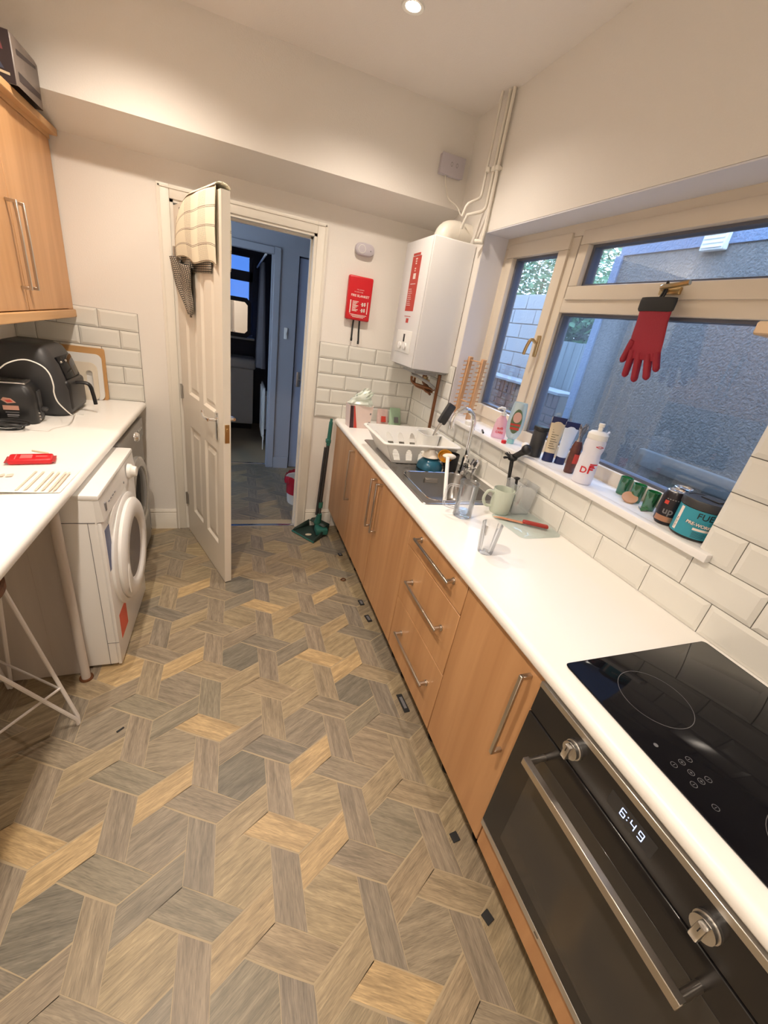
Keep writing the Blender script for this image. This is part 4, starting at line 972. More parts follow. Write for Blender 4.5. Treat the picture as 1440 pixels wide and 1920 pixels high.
# cooker hood corner
hd_ = thing('cooker_hood', 'cooker hood whose thin beige corner shows at the right edge', 'hood', (1.07, .236, 1.665))
obj('canopy', MB().rbox(-.222, .205, -.30, .300, 0, .022, .003, 1), mat('hood_beige', L(196, 170, 140), .4), hd_)
obj('chimney', MB().rbox(.0, .205, -.11, .11, .022, ZC - 1.665 - .002, .004, 1), M['steel'], hd_)
obj('grease_filter', MB().box(-.14, .17, -.24, .24, -.003, .0), M['steel'], hd_)

# ================================================================ ON THE RIGHT WORKTOP
ZT = .9103
def lath(name, prof, m, parent, label=None, n=28): return obj(name, MB().lathe(prof, n), m, parent, label)
# open food packet
ct = thing('food_carton', 'open white and red packet at the far end of the right worktop', 'packet', (.812, 2.745, ZT), .08)
b = MB(); w_, d_, h_ = .078, .045, .155
prof = [(-w_, -d_), (w_, -d_), (w_, d_), (-w_, d_)]
vs = [(x * .95, y, 0) for x, y in prof] + [(x * 1.12, y * .9, h_) for x, y in prof] + [(x * 1.09, y * .85, h_) for x, y in prof] + [(x * .9, y * .9, .004) for x, y in prof]
fs = [(3, 2, 1, 0)] + [(k, (k + 1) % 4, 4 + (k + 1) % 4, 4 + k) for k in range(4)] + [(4 + k, 4 + (k + 1) % 4, 8 + (k + 1) % 4, 8 + k) for k in range(4)] + [(8 + k, 8 + (k + 1) % 4, 12 + (k + 1) % 4, 12 + k) for k in range(4)] + [(12, 13, 14, 15)]
obj('pack', b.add(vs, fs), mat('packet_card', L(228, 206, 196), .55, var=.06, vscale=20), ct)
P = lambda u, v: (-w_ * .95 + 2 * w_ * .95 * u - w_ * .17 * v * (1 - 2 * u), -d_ * (1 - .1 * v) - .0012, h_ * v)
obj('dark_print', MB().add([P(.0, .01), P(.20, .01), P(.17, .98), P(.03, .98)], [(0, 1, 2, 3)]), mat('packet_dark', L(62, 36, 40), .5, var=.6, vscale=50), ct)
obj('red_print', MB().add([P(.21, .01), P(.36, .01), P(.22, .98), P(.175, .98)], [(0, 1, 2, 3)]), M['redlabel'], ct)
b = MB(); b.add([P(.90, .18), P(.96, .18), P(.96, .30), P(.90, .30)], [(0, 1, 2, 3)]); b.add([P(.90, .62), P(.96, .62), P(.96, .70), P(.90, .70)], [(0, 1, 2, 3)]); obj('small_print', b, M['print_grey'], ct)
bgm = MB(); r3 = random.Random(2)
jt = [[r3.uniform(-1, 1) for _ in range(19)] for _ in range(9)]
bgm.grid(lambda u, v: (.09 * math.cos(u * 2 * PI) * (1 - .55 * v) + .012 * jt[int(v * 8)][int(u * 18) % 18] + .05 * v * v, .045 * math.sin(u * 2 * PI) * (1 - .4 * v) + .010 * jt[int(v * 8)][(int(u * 18) % 18 + 5) % 18], .0 + .10 * v + .014 * jt[int(v * 8)][int(u * 18) % 18] * v), 18, 8)
bg_ = obj('plastic_bag', bgm, M['film']); bg_.location = (.812, 2.745, ZT + .152); tag(bg_, 'crumpled pale green plastic bag stuffed in the white packet', 'bag')
# pouches behind the rack
for k, (x, y, cx_, h_, lab, m1, m2) in enumerate(((1.045, 2.885, .045, .105, 'pale pink flowered pouch leaning on the tiles behind the dish rack', mat('pink_pouch', L(206, 178, 170), .4, var=.3, vscale=30), M['redlabel']),
                                     (1.150, 2.895, .050, .120, 'pale green pouch leaning on the tiles right of the pink pouch', mat('green_pouch', L(168, 196, 166), .4, var=.25, vscale=25), M['print_grey']))):
    t = thing('food_pouch', lab, 'pouch', (x, y, ZT), .1 * k)
    b = MB(); rings = []
    for v in range(7):
        q_ = v / 6; th = .018 * (1 - q_) + .003; wd = cx_ * (1 - .12 * q_ * q_); yo = .035 * q_
        rings.append([(wd * math.cos(a), th * math.sin(a) + yo, q_ * h_) for a in [2 * PI * j / 16 for j in range(16)]])
    loft(b, rings); obj('pouch', b, m1, t)
    b = MB(); b.add([(-.02, -.0225, .02), (.02, -.0225, .02), (.018, -.006, .06), (-.018, -.006, .06)], [(0, 1, 2, 3)]); obj('print', b, m2, t)

# dish rack
dk = thing('dish_rack', 'white plastic dish rack standing on the drainer', 'dish rack', (.94, 2.095, SZ + .004), 0)
def rk(f, x0=-.135, x1=.200, y0=-.12, y1=.155, gx=.075, gyn=.070, gyf=.05): return (x0 - gx * f, x1 + .02 * f, y0 - gyn * f, y1 + gyf * f)
HZ = .125
def wall_pt(side, u, f, off=0):
    x0, x1, y0, y1 = rk(f); z = HZ * f
    return {'n': (x0 + (x1 - x0) * u, y0 + off, z), 'f': (x0 + (x1 - x0) * u, y1 - off, z), 'l': (x0 + off, y0 + (y1 - y0) * u, z), 'r': (x1 - off, y0 + (y1 - y0) * u, z)}[side]
def slotted(side, n, b):
    """wall of the rack with arched openings: ribs between and a solid band above"""
    N = n * 16
    for i in range(N):
        u0, u1 = i / N, (i + 1) / N; ph = ((i + .5) / 16) % 1
        solid = abs(ph - .5) > .28
        fr_ = [(0, .16), (.16, .74), (.74, 1)]
        for k, (f0, f1) in enumerate(fr_):
            if k == 1 and not solid:
                top = .16 + .58 * math.sqrt(max(0, 1 - ((ph - .5) / .29) ** 2)) ; f0 = top
                if .74 - f0 < .004: continue
            for o1, o2 in ((0, .0025),):
                A = [wall_pt(side, u0, f0, o1), wall_pt(side, u1, f0, o1), wall_pt(side, u1, f1, o1), wall_pt(side, u0, f1, o1), wall_pt(side, u0, f0, o2), wall_pt(side, u1, f0, o2), wall_pt(side, u1, f1, o2), wall_pt(side, u0, f1, o2)]
                b.add(A, [(0, 1, 2, 3), (7, 6, 5, 4), (0, 4, 5, 1), (1, 5, 6, 2), (2, 6, 7, 3), (3, 7, 4, 0)])
b = MB(); slotted('n', 5, b); slotted('f', 5, b)
for side in 'lr':
    A = [wall_pt(side, 0, 0), wall_pt(side, 1, 0), wall_pt(side, 1, 1), wall_pt(side, 0, 1), wall_pt(side, 0, 0, .0025), wall_pt(side, 1, 0, .0025), wall_pt(side, 1, 1, .0025), wall_pt(side, 0, 1, .0025)]
    b.add(A, [(0, 1, 2, 3), (7, 6, 5, 4), (0, 4, 5, 1), (1, 5, 6, 2), (2, 6, 7, 3), (3, 7, 4, 0)])
obj('basket', b, M['white'], dk)
x0, x1, y0, y1 = rk(1); b = MB()
loft(b, [[(x, y, z) for x, y in rrect(x0 - e_, x1 + e_, y0 - e_, y1 + e_, .03)] for e_, z in ((0, HZ - .004), (.014, HZ - .006), (.015, HZ - .001), (.012, HZ + .003), (0, HZ + .003), (0, HZ - .004))], False); obj('rim', b, M['white'], dk)
x0, x1, y0, y1 = rk(0); b = MB().box(x0, x1, y0, y1, 0, .003)
for k in range(9): b.box(x0 + .02, x1 - .02, y0 + .02 + k * .028, y0 + .024 + k * .028, .003, .016)
obj('base', b, M['white'], dk)
b = MB(); loft(b, [[(x, y, z) for x, y in rrect(.10 - e_, .205 + e_, .02 - e_, .14 + e_, .03)] for e_, z in ((0, .02), (.004, HZ), (.010, HZ + .006), (.003, HZ + .006), (.001, HZ - .01), (-.002, .024))], True); obj('cutlery_cup', b, M['white'], dk)
br = thing('dish_brush', 'black headed brush with steel handle standing in the dish rack', 'brush', (1.10, 2.175, SZ + .03))
obj('handle', MB().tube([(0, 0, 0), (.035, .0, .12), (.06, 0, .17)], [.006, .008, .010], 8), M['steel'], br)
b = MB(); b.xf = Matrix.Translation((.083, 0, .225)) @ Matrix.Rotation(.42, 4, 'Y'); b.rbox(-.030, .030, -.012, .012, -.065, .065, .012, 3); obj('brush_head', b, M['charcoal'], br)
# bowls and mug beside the rack
bl = thing('blue_bowl', 'blue glazed bowl upside down on the drainer', 'bowl', (1.005, 1.915, SZ + .004))
lath('bowl', [(.070, 0), (.072, .004), (.066, .030), (.048, .050), (.026, .058), (.024, .063), (.020, .063), (.019, .057), (.001, .056)], M['bluebowl'], bl)
b2 = thing('cream_dish', 'small cream dish balanced on the blue bowl', 'dish', (1.0, 1.92, SZ + .067))
lath('dish', [(.048, 0), (.050, .003), (.040, .014), (.024, .030), (.020, .042), (.010, .046), (.001, .046)], M['cream'], b2)
bm_ = thing('black_mug', 'black mug standing on the drainer between the blue bowl and the tap', 'mug', (1.118, 1.885, SZ + .004))
lath('cup', [(.001, 0), (.032, 0), (.035, .004), (.037, .095), (.036, .097), (.034, .095), (.032, .008), (.001, .006)], M['black'], bm_)
obj('handle', MB().tube(arc((-.034, -.01, .08), (-.075, -.02, .05), (-.034, -.01, .02), 8), .005, 8), M['black'], bm_)
ab = thing('amber_dish', 'amber and cream patterned dish tilted against the black mug', 'dish', (1.062, 1.868, SZ + .075))
b = MB(); b.xf = Matrix.Rotation(.7, 4, 'X') @ Matrix.Rotation(-.3, 4, 'Y'); b.lathe([(.001, 0), (.018, .001), (.034, .014), (.040, .030), (.037, .030), (.030, .016), (.001, .005)], 24); obj('dish', b, M['amber'], ab)
b = MB(); b.xf = Matrix.Rotation(.7, 4, 'X') @ Matrix.Rotation(-.3, 4, 'Y'); b.lathe([(.001, -.0006), (.0175, .0004), (.026, .006)], 24); obj('patterned_foot', b, M['cream'], ab)
ws = thing('white_ladle', 'long white plastic spoon leaning over the sink bowl', 'spoon', (.925, 1.520, SZ - .125))
P0 = Vector((0, 0, 0)); P1 = Vector((.130, .300, .235))
b = MB(); pts = spline([(0, 0, .0), (.02, .05, .075), (.055, .14, .150), (.105, .255, .215), (.13, .305, .225)], 5); b.tube(pts, .0095, 8, rz=.45)
obj('handle', b, M['white'], ws); b = MB(); b.ball(.026, (-.004, -.004, .0), 8, 1.0, 1.2, .30); obj('spoon_tip', b, M['white'], ws)
b = MB(); b.ball(.030, (.145, .318, .224), 8, 1.3, .9, .5); obj('spoon_bowl', b, M['cream'], ws)

# glass tankard
gj = thing('glass_tankard', 'clear glass tankard with a handle beside the sink', 'glass', (.900, 1.335, ZT))
lath('glass', [(.001, 0), (.036, 0), (.040, .004), (.039, .03), (.0385, .140), (.042, .150), (.0415, .152), (.0385, .150), (.0355, .138), (.035, .03), (.033, .014), (.001, .013)], M['glass'], gj)
b = MB(); b.tube(spline([(-.036, .012, .128), (-.075, .026, .126), (-.083, .030, .08), (-.080, .028, .040), (-.037, .012, .030)], 5), .006, 8); obj('handle', b, M['glass'], gj)
lath('base', [(.001, .0135), (.030, .0135), (.033, .020), (.030, .026), (.001, .025)], mat('blue_water', L(150, 190, 235), .1, spec=.6) if False else glassy('blue_tint_base', (.7, .82, .96, 1), .05, .15, .7, .15), gj)
# green mug
gm = thing('green_mug', 'pale green stoneware mug by the glass tankard', 'mug', (1.108, 1.372, ZT))
lath('cup', [(.001, 0), (.040, 0), (.044, .006), (.046, .05), (.0465, .108), (.0455, .110), (.044, .108), (.043, .05), (.040, .010), (.001, .008)], M['mug'], gm)
b = MB(); b.tube(spline([(-.042, .008, .092), (-.070, .016, .094), (-.082, .020, .06), (-.070, .016, .030), (-.043, .008, .026)], 5), .007, 8); obj('handle', b, M['mug'], gm)
ts = thing('teaspoon', 'steel teaspoon standing in the pale green mug', 'spoon', (1.12, 1.365, ZT + .012))
obj('handle', MB().tube([(0, 0, 0), (.045, -.02, .125)], .002, 6), M['chrome'], ts); obj('spoon_bowl', MB().ball(.010, (.0, 0, .006), 6, 1, .7, .6), M['chrome'], ts)
# clear container
cc = thing('clear_container', 'tall clear plastic container behind the pale green mug', 'container', (1.205, 1.385, ZT))
b = MB(); loft(b, [[(x, y, z) for x, y in rrect(-s_, s_, -s_, s_, .02)] for s_, z in ((.045, 0), (.048, .003), (.056, .135), (.058, .137), (.054, .137), (.046, .005))]); b.add([(x, y, .0) for x, y in rrect(-.045, .045, -.045, .045, .02)], [tuple(range(24))]); obj('container', b, M['clearplastic'], cc)
ob = obj('peeler', MB().tube([(0, 0, 0), (.006, .010, .085), (.0, .015, .135)], .006, 8).ball(.010, (0, .015, .14), 6, 1.6, 1, .7), M['black']); ob.location = (1.19, 1.40, ZT + .006); tag(ob, 'small black tool standing inside the clear container', 'tool')
# tumbler
tu = thing('glass_tumbler', 'clear ribbed glass tumbler alone on the worktop', 'glass', (.838, 1.045, ZT))
b = MB(); n_ = 48; rings = []
for s_, z, rib in ((.0005, 0, 0), (.026, 0, 0), (.0275, .004, .3), (.031, .06, 1), (.0345, .105, 1), (.036, .112, 0), (.0345, .112, 0), (.033, .104, 0), (.0285, .06, 0), (.024, .012, 0), (.0005, .011, 0)):
    rings.append([((s_ + .0014 * rib * math.cos(k * PI / 2)) * math.cos(2 * PI * k / n_), (s_ + .0014 * rib * math.cos(k * PI / 2)) * math.sin(2 * PI * k / n_), z) for k in range(n_)])
loft(b, rings, False); obj('glass', b, M['glass'], tu)
# glass chopping board with red knife
gb = thing('glass_board', 'clear glass chopping board lying against the tiles', 'board', (1.155, 1.237, ZT), 0)
b = MB(); q4 = [(-.112, .105), (-.095, -.112), (.112, -.105), (.112, .118)]
def rpoly(q_, r, z, s_=1.0):
    out = []; n = len(q_)
    for i in range(n):
        p, a, c_ = Vector(q_[i]) * s_, Vector(q_[i - 1]) * s_, Vector(q_[(i + 1) % n]) * s_
        A = p + (a - p).normalized() * r; B_ = p + (c_ - p).normalized() * r
        for t_ in range(6): t1 = t_ / 5; v = A * (1 - t1) ** 2 + p * 2 * t1 * (1 - t1) + B_ * t1 * t1; out.append((v.x, v.y, z))
    return out
loft(b, [rpoly(q4, .03, 0), rpoly(q4, .03, .0045), rpoly(q4, .03, .006, .985)]); b.add(rpoly(q4, .03, 0), [tuple(range(24))]); obj('glass', b, M['glasstray'], gb)
kn = thing('red_knife', 'knife with a red handle lying on the glass board', 'knife', (1.15, 1.25, ZT + .0065), math.atan2(-.095, .155))
b = MB(); b.add([(-.125, -.008, 0), (0, -.010, 0), (0, .012, 0), (-.09, .012, 0), (-.125, -.002, 0), (-.125, -.008, .001), (0, -.010, .0015), (0, .012, .001), (-.09, .012, .001), (-.125, -.002, .001)], [(0, 1, 2, 3, 4), (9, 8, 7, 6, 5), (0, 5, 6, 1), (1, 6, 7, 2), (2, 7, 8, 3), (3, 8, 9, 4), (4, 9, 5, 0)]); obj('blade', b, mat('orange_blade', L(206, 140, 104), .35), kn)
obj('handle', MB().rbox(-.002, .105, -.012, .012, 0, .014, .006, 3), mat('red_handle', L(160, 48, 40), .4), kn)
# hanging black bottle brush
hbz = thing('suction_brush', 'black plastic dish brush standing upright at the tiles behind the green mug', 'brush', (1.215, 1.475, ZT))
b = MB(); b.lathe([(.001, 0), (.034, 0), (.034, .012), (.020, .020), (.010, .024)], 20); obj('suction_base', b, M['black'], hbz)
obj('stem', MB().tube([(0, 0, .02), (-.006, .018, .12), (-.008, .032, .205)], [.009, .008, .010], 10), M['black'], hbz)
b = MB(); b.xf = Matrix.Translation((-.008, .034, .212)); b.ball(.024, (0, 0, 0), 8, 1, 1, .7); b.tube([(0, 0, 0), (.018, -.022, .028), (.030, -.034, .044)], [.014, .014, .018], 10); b.ball(.024, (.034, -.038, .052), 8)
rz_ = random.Random(4)
for k in range(60):
    a = rz_.uniform(0, 2 * PI); e_ = rz_.uniform(-.5, .9); b.tube([(0, 0, 0), (.030 * math.cos(a) * math.cos(e_) - .010, .030 * math.sin(a) * math.cos(e_) + .006, .026 * math.sin(e_))], .0016, 4)
obj('brush_head', b, M['black'], hbz)

# ================================================================ ON THE WINDOW SILL
SZL = 1.1406
rk_ = thing('peg_rack', 'folding pine rack with rows of dowel pegs standing on the sill end', 'rack', (1.345, 2.26, SZL), 0)
for k, (y, x, rx) in enumerate(((.055, -.02, .07), (-.065, .0, .07))):
    b = MB(); b.xf = Matrix.Translation((x, y, 0)) @ Matrix.Rotation(rx, 4, 'X'); b.rbox(-.013, .013, -.012, .012, 0, .355, .003, 1)
    r_ = obj('rail', b, M['pinewood'], rk_)
    for j in range(13):
        z = .035 + j * .0245
        b = MB(); b.xf = Matrix.Translation((x, y, 0)) @ Matrix.Rotation(rx, 4, 'X'); b.tube([(-.038, 0, z - .003), (.036, 0, z + .006)], .0036, 6); obj('peg', b, M['pinewood'], r_)
b = MB(); b.tube([(-.02, .03, .335), (0, -.088, .335)], .004, 6); b.tube([(-.02, .045, .10), (0, -.072, .10)], .004, 6); obj('cross_bar', b, M['pinewood'], rk_)
t = obj('jar_lid', MB().lathe([(.001, .0), (.030, 0), (.032, .003), (.032, .020), (.029, .023), (.001, .024)], 28), M['white']); t.location = (1.285, 2.055, SZL); tag(t, 'round white jar lid on the sill beside the pine rack', 'lid')
t = obj('marker_pen', MB().tube([(-.035, 0, .005), (.035, 0, .005)], .005, 8), M['black']); t.location = (1.268, 1.888, SZL); t.rotation_euler = (0, 0, 1.1); tag(t, 'short black pen lying on the sill by the pink soap', 'pen')
so = thing('soap_pump', 'small pink hand soap bottle with white pump', 'bottle', (1.300, 1.790, SZL), -.55)
b = MB(); rings = []
for s_, z in ((.030, 0), (.033, .006), (.031, .05), (.025, .095), (.013, .112), (.012, .12)): rings.append([(s_ * 1.1 * math.cos(a), s_ * .7 * math.sin(a), z) for a in [2 * PI * j / 20 for j in range(20)]])
loft(b, rings); obj('bottle', b, M['pinkgel'], so)
b = MB(); b.cyl(.014, .118, .134, 16); b.cyl(.005, .134, .155, 8); b.tube([(0, 0, .152), (-.02, -.01, .156), (-.036, -.018, .148)], [.008, .007, .005], 8); obj('pump', b, M['white'], so)
b = MB(); add_text(b, 'soft', .020, frame((0, -.0235, .055), (1, 0, 0), (0, .1, 1)), True); add_text(b, 'CARE', .016, frame((0, -.0245, .034), (1, 0, 0), (0, .1, 1)), True); obj('print', b, M['red'], so)
fg = thing('dish_soap_bottle', 'clear blue washing up bottle standing on its cap', 'bottle', (1.318, 1.700, SZL), -.62)
b = MB(); rings = []
for s_, t_, z in ((.016, .014, .022), (.026, .02, .03), (.038, .026, .06), (.041, .028, .10), (.039, .026, .15), (.034, .022, .195), (.031, .02, .205), (.027, .017, .205), (.026, .016, .200)): rings.append([(s_ * math.cos(a), t_ * math.sin(a), z) for a in [2 * PI * j / 28 for j in range(28)]])
loft(b, rings); obj('bottle', b, glassy('clear_blue_bottle', (.72, .86, .92, 1), .08, .12, .6, .30), fg)
obj('cap', MB().lathe([(.001, 0), (.018, 0), (.018, .018), (.014, .024)], 16), mat('cap_teal', L(150, 200, 200), .4), fg)
def oval(b, cx, cz, rx_, rz2, y, n=24): b.add([(cx + rx_ * math.cos(2 * PI * k / n), y, cz + rz2 * math.sin(2 * PI * k / n)) for k in range(n)], [tuple(range(n))])
b = MB(); oval(b, 0, .115, .026, .060, -.0292); obj('label', b, mat('label_olive', L(96, 116, 84), .45, var=.3, vscale=40), fg)
b = MB(); oval(b, 0, .135, .020, .026, -.0297); obj('label_fruit', b, mat('label_peach', L(222, 176, 160), .45), fg)
b = MB(); b.box(-.022, .022, -.0300, -.0296, .074, .086); b.box(-.024, .024, -.0300, -.0296, .094, .104); obj('label_band', b, M['redlabel'], fg)
t = obj('screw_lid', MB().lathe([(.001, 0), (.012, 0), (.013, .012), (.010, .016), (.001, .017)], 16), M['red']); t.location = (1.272, 1.690, SZL); tag(t, 'small red bottle cap in front of the clear blue bottle', 'cap')
t = obj('cotton_ball', MB().ball(.019, (0, 0, .017), 8), M['paper']); t.location = (1.335, 1.60, SZL); tag(t, 'white round sponge on the sill between blue bottle and dark canister', 'sponge')
cn = thing('canister', 'dark grey cylindrical canister with black lid on the sill', 'canister', (1.312, 1.500, SZL))
lath('body', [(.001, 0), (.030, 0), (.031, .003), (.031, .118), (.029, .122)], M['charcoal'], cn); lath('lid', [(.031, .118), (.0335, .120), (.0335, .136), (.031, .139), (.001, .139)], M['black'], cn)
def tube_pack(name, label, loc, rz, tilt, h_, wd, mbody, mcap, capz, sink=0):
    t = thing(name, label, 'tube', loc, rz); b = MB(); X = Matrix.Rotation(tilt, 4, 'X'); b.xf = X; rings = []
    for v in range(8):
        q_ = v / 7; rings.append([((wd * (.72 + .28 * q_)) * math.cos(a), (.016 * (1 - q_) + .0015) * math.sin(a), capz + q_ * (h_ - capz)) for a in [2 * PI * j / 18 for j in range(18)]])
    loft(b, rings); obj('tube', b, mbody, t)
    b = MB(); b.xf = X; b.lathe([(.001, 0), (wd * .72, 0), (wd * .74, .004), (wd * .70, capz)], 18, sy=.75); obj('cap', b, mcap, t); return t, X
t1, X1 = tube_pack('cream_tube', 'beige tube with navy cap and printed text, standing on the sill', (1.335, 1.430, SZL), -.60, -.06, .195, .033, M['beige'], M['navy'], .04)
b = MB(); b.xf = X1
for k in range(9): b.box(-.016, .014 - .006 * (k % 3), -.0175 + .0014 * k, -.0168 + .0014 * k, .060 + k * .010, .062 + k * .010)
obj('print', b, M['print_black'], t1)
b = MB(); b.xf = X1; b.rbox(-.031, .031, -.0032, .0032, .170, .198, .001, 1); obj('crimp', b, M['navy'], t1)
t2, X2 = tube_pack('toothpaste_tube', 'white and blue tube leaning on the window behind the beige one', (1.378, 1.400, SZL), -.55, .10, .190, .030, mat('tube_white', L(214, 224, 240), .35), M['navy'], .035)
b = MB(); b.xf = X2; b.rbox(-.029, .029, -.0032, .0032, .165, .193, .001, 1); obj('crimp', b, M['navy'], t2)
cw = thing('snack_wrapper', 'twisted brown and red foil wrapper left of the sports bottle', 'wrapper', (1.330, 1.285, SZL), .3)
b = MB(); rings = []
for s_, z in ((.021, 0), (.024, .004), (.025, .06), (.024, .11), (.016, .135)): rings.append([(s_ * math.cos(a) * (1 + .05 * math.sin(5 * a)), s_ * .8 * math.sin(a), z) for a in [2 * PI * j / 20 for j in range(20)]])
loft(b, rings); obj('wrapper', b, M['choc'], cw)
b = MB(); r5 = random.Random(9); J = [r5.uniform(-1, 1) for _ in range(24)]
rings = []
for s_, z, jj in ((.015, .134, 0), (.012, .155, .2), (.024, .185, 1), (.028, .20, 1.4)): rings.append([((s_ + .006 * jj * J[j]) * math.cos(a), (s_ * .5 + .004 * jj * J[(j + 7) % 24]) * math.sin(a), z + .012 * jj * J[(j + 3) % 24]) for j, a in enumerate([2 * PI * j / 24 for j in range(24)])])
loft(b, rings, False); obj('twisted_top', b, M['foil'], cw)
b = MB(); cyl_patch(b, .0258, -2.6, -.8, .045, .085, 8); obj('print', b, M['redlabel'], cw)
sb = thing('sports_bottle', 'translucent sports bottle with red flame print and spout', 'bottle', (1.293, 1.170, SZL), 0)
lath('bottle', [(.001, 0), (.033, 0), (.037, .004), (.0375, .05), (.036, .08), (.037, .10), (.0335, .118), (.034, .125), (.0375, .14), (.0375, .165), (.034, .180)], M['frost'], sb)
lath('lid', [(.0355, .176), (.0365, .178), (.0365, .196), (.028, .205), (.010, .208)], M['white'], sb)
lath('spout', [(.0085, .207), (.0085, .222), (.011, .224), (.011, .236), (.0005, .237)], M['white'], sb, n=16)
obj('strap', MB().tube([(.033, .006, .188), (.055, .012, .196), (.066, .014, .203)], .004, 6), M['frost'], sb)
b = MB(); a0 = -2.05
cyl_text(b, sb and 'F', .046, .0376, a0 + .1, .062, True, sx=1.0); cyl_text(b, 'D', .034, .0376, a0 - .55, .058, True); cyl_patch(b, .0381, a0 - .1, a0 + .75, .082, .087, 8); cyl_patch(b, .0381, a0 + .0, a0 + .55, .070, .074, 8)
cyl_text(b, '<>', .018, .0376, a0 + .25, .152, True, sx=1.6); obj('print', b, M['red'], sb)
for k, (x, y, lb) in enumerate(((1.392, 1.060, 'green shot glass farthest from the drinks cans'), (1.378, .990, 'middle green shot glass of the row on the sill'), (1.366, .922, 'green shot glass nearest the drinks cans'))):
    t = thing('shot_glass', lb, 'glass', (x, y, SZL), 0, 'green shot glasses on the sill')
    lath('glass', [(.001, 0), (.019, 0), (.020, .003), (.0225, .066), (.0215, .067), (.0205, .066), (.018, .012), (.001, .010)], M['greenglass'], t)
t = thing('wooden_coaster', 'small round wooden disc tilted against the green shot glasses', 'coaster', (1.345, .985, SZL + .001))
b = MB(); b.xf = Matrix.Translation((0, 0, .016)) @ Matrix.Rotation(.4, 4, 'Z') @ Matrix.Rotation(-.55, 4, 'Y') @ Matrix.Rotation(.2, 4, 'X'); b.lathe([(.001, -.003), (.026, -.003), (.027, 0), (.026, .003), (.001, .003)], 24); obj('disc', b, mat('coaster_wood', L(196, 150, 116), .6), t)
t = obj('glass_shards', MB().add([(0, 0, .001), (.03, .006, .004), (.022, -.02, .001), (.0, .0, .006), (-.02, -.03, .001), (.01, -.035, .005), (-.005, -.015, .008)], [(0, 1, 2), (3, 4, 5), (4, 5, 6), (0, 2, 5)]), M['chrome']); t.location = (1.335, .935, SZL); tag(t, 'bits of broken foil on the sill in front of the shot glasses', 'scrap')
for k, (x, y, lb) in enumerate(((1.385, .850, 'black drinks can at the back, nearer the window'), (1.318, .822, 'black and copper printed drinks can in front of the other can'))):
    t = thing('drinks_can', lb, 'can', (x, y, SZL), 0, 'drinks cans on the sill')
    lath('can', [(.024, .002), (.0255, .0), (.0325, .010), (.033, .014), (.033, .098), (.0270, .110)], M['candark'], t)
    lath('top', [(.0270, .110), (.0275, .113), (.0262, .114), (.0250, .110), (.001, .110)], M['alu'], t)
    obj('ring_pull', MB().rbox(-.008, .008, -.012, .008, .111, .1125, .0006, 1), M['alu'], t)
    b = MB(); cyl_patch(b, .0334, -3.6, -1.5, .012, .030, 12); obj('copper_band', b, mat('can_copper', L(190, 140, 112), .3, .5) if k == 0 else bpy.data.materials['can_copper'], t)
    b = MB(); 
    if k: cyl_text(b, 'up', .030, .033, -2.6, .048, True); b2_ = [cyl_patch(b, .0335, -3.1 + j * .22, -2.97 + j * .22, .086, .089, 2) for j in range(5)]
    else: cyl_patch(b, .0335, -3.0, -2.5, .05, .054, 4)
    obj('print', b, M['print_grey'], t)
    if k: b = MB(); cyl_patch(b, .0336, -3.2, -2.83, .070, .082, 5); obj('red_badge', b, M['redlabel'], t)
tb = thing('supplement_tub', 'teal tub with black lid reading FUEL PRE-WORKOUT at the sill end', 'tub', (1.330, .738, SZL))
lath('tub', [(.001, 0), (.054, 0), (.058, .004), (.058, .098)], M['blackenamel'], tb, n=36)
b = MB(); cyl_patch(b, .0583, -PI, PI, .008, .094, 48); obj('label', b, M['teal'], tb)
lath('lid', [(.0585, .096), (.061, .097), (.061, .118), (.059, .121), (.050, .1215), (.048, .119), (.001, .119)], M['charcoal'], tb, n=36)
obj('lid_tab', MB().rbox(.005, .04, -.03, .025, .119, .123, .001, 1), M['charcoal'], tb)
b = MB(); cyl_text(b, 'FUEL', .026, .0583, -2.22, .078); obj('brand_print', b, M['print_black'], tb)
b = MB(); cyl_text(b, 'PRE-WORKOUT', .0135, .0590, -2.24, .050, True, tilt=-.08); obj('title_shadow', b, M['print_black'], tb)
b = MB(); cyl_text(b, 'PRE-WORKOUT', .0130, .0597, -2.25, .0505, True, tilt=-.08); cyl_patch(b, .0586, -2.65, -1.90, .034, .041, 8)
cyl_patch(b, .0586, -3.62, -3.42, .015, .090, 3); obj('title_print', b, M['print_white'], tb)
b = MB()
for j in range(9): cyl_patch(b, .0589, -3.58, -3.52 + .03 * (j % 3), .020 + j * .004, .0215 + j * .004, 1)
for j in range(5): cyl_patch(b, .0586, -2.6, -2.05 + .05 * (j % 2), .012 + j * .004, .0132 + j * .004, 4)
obj('small_print', b, M['print_black'], tb)

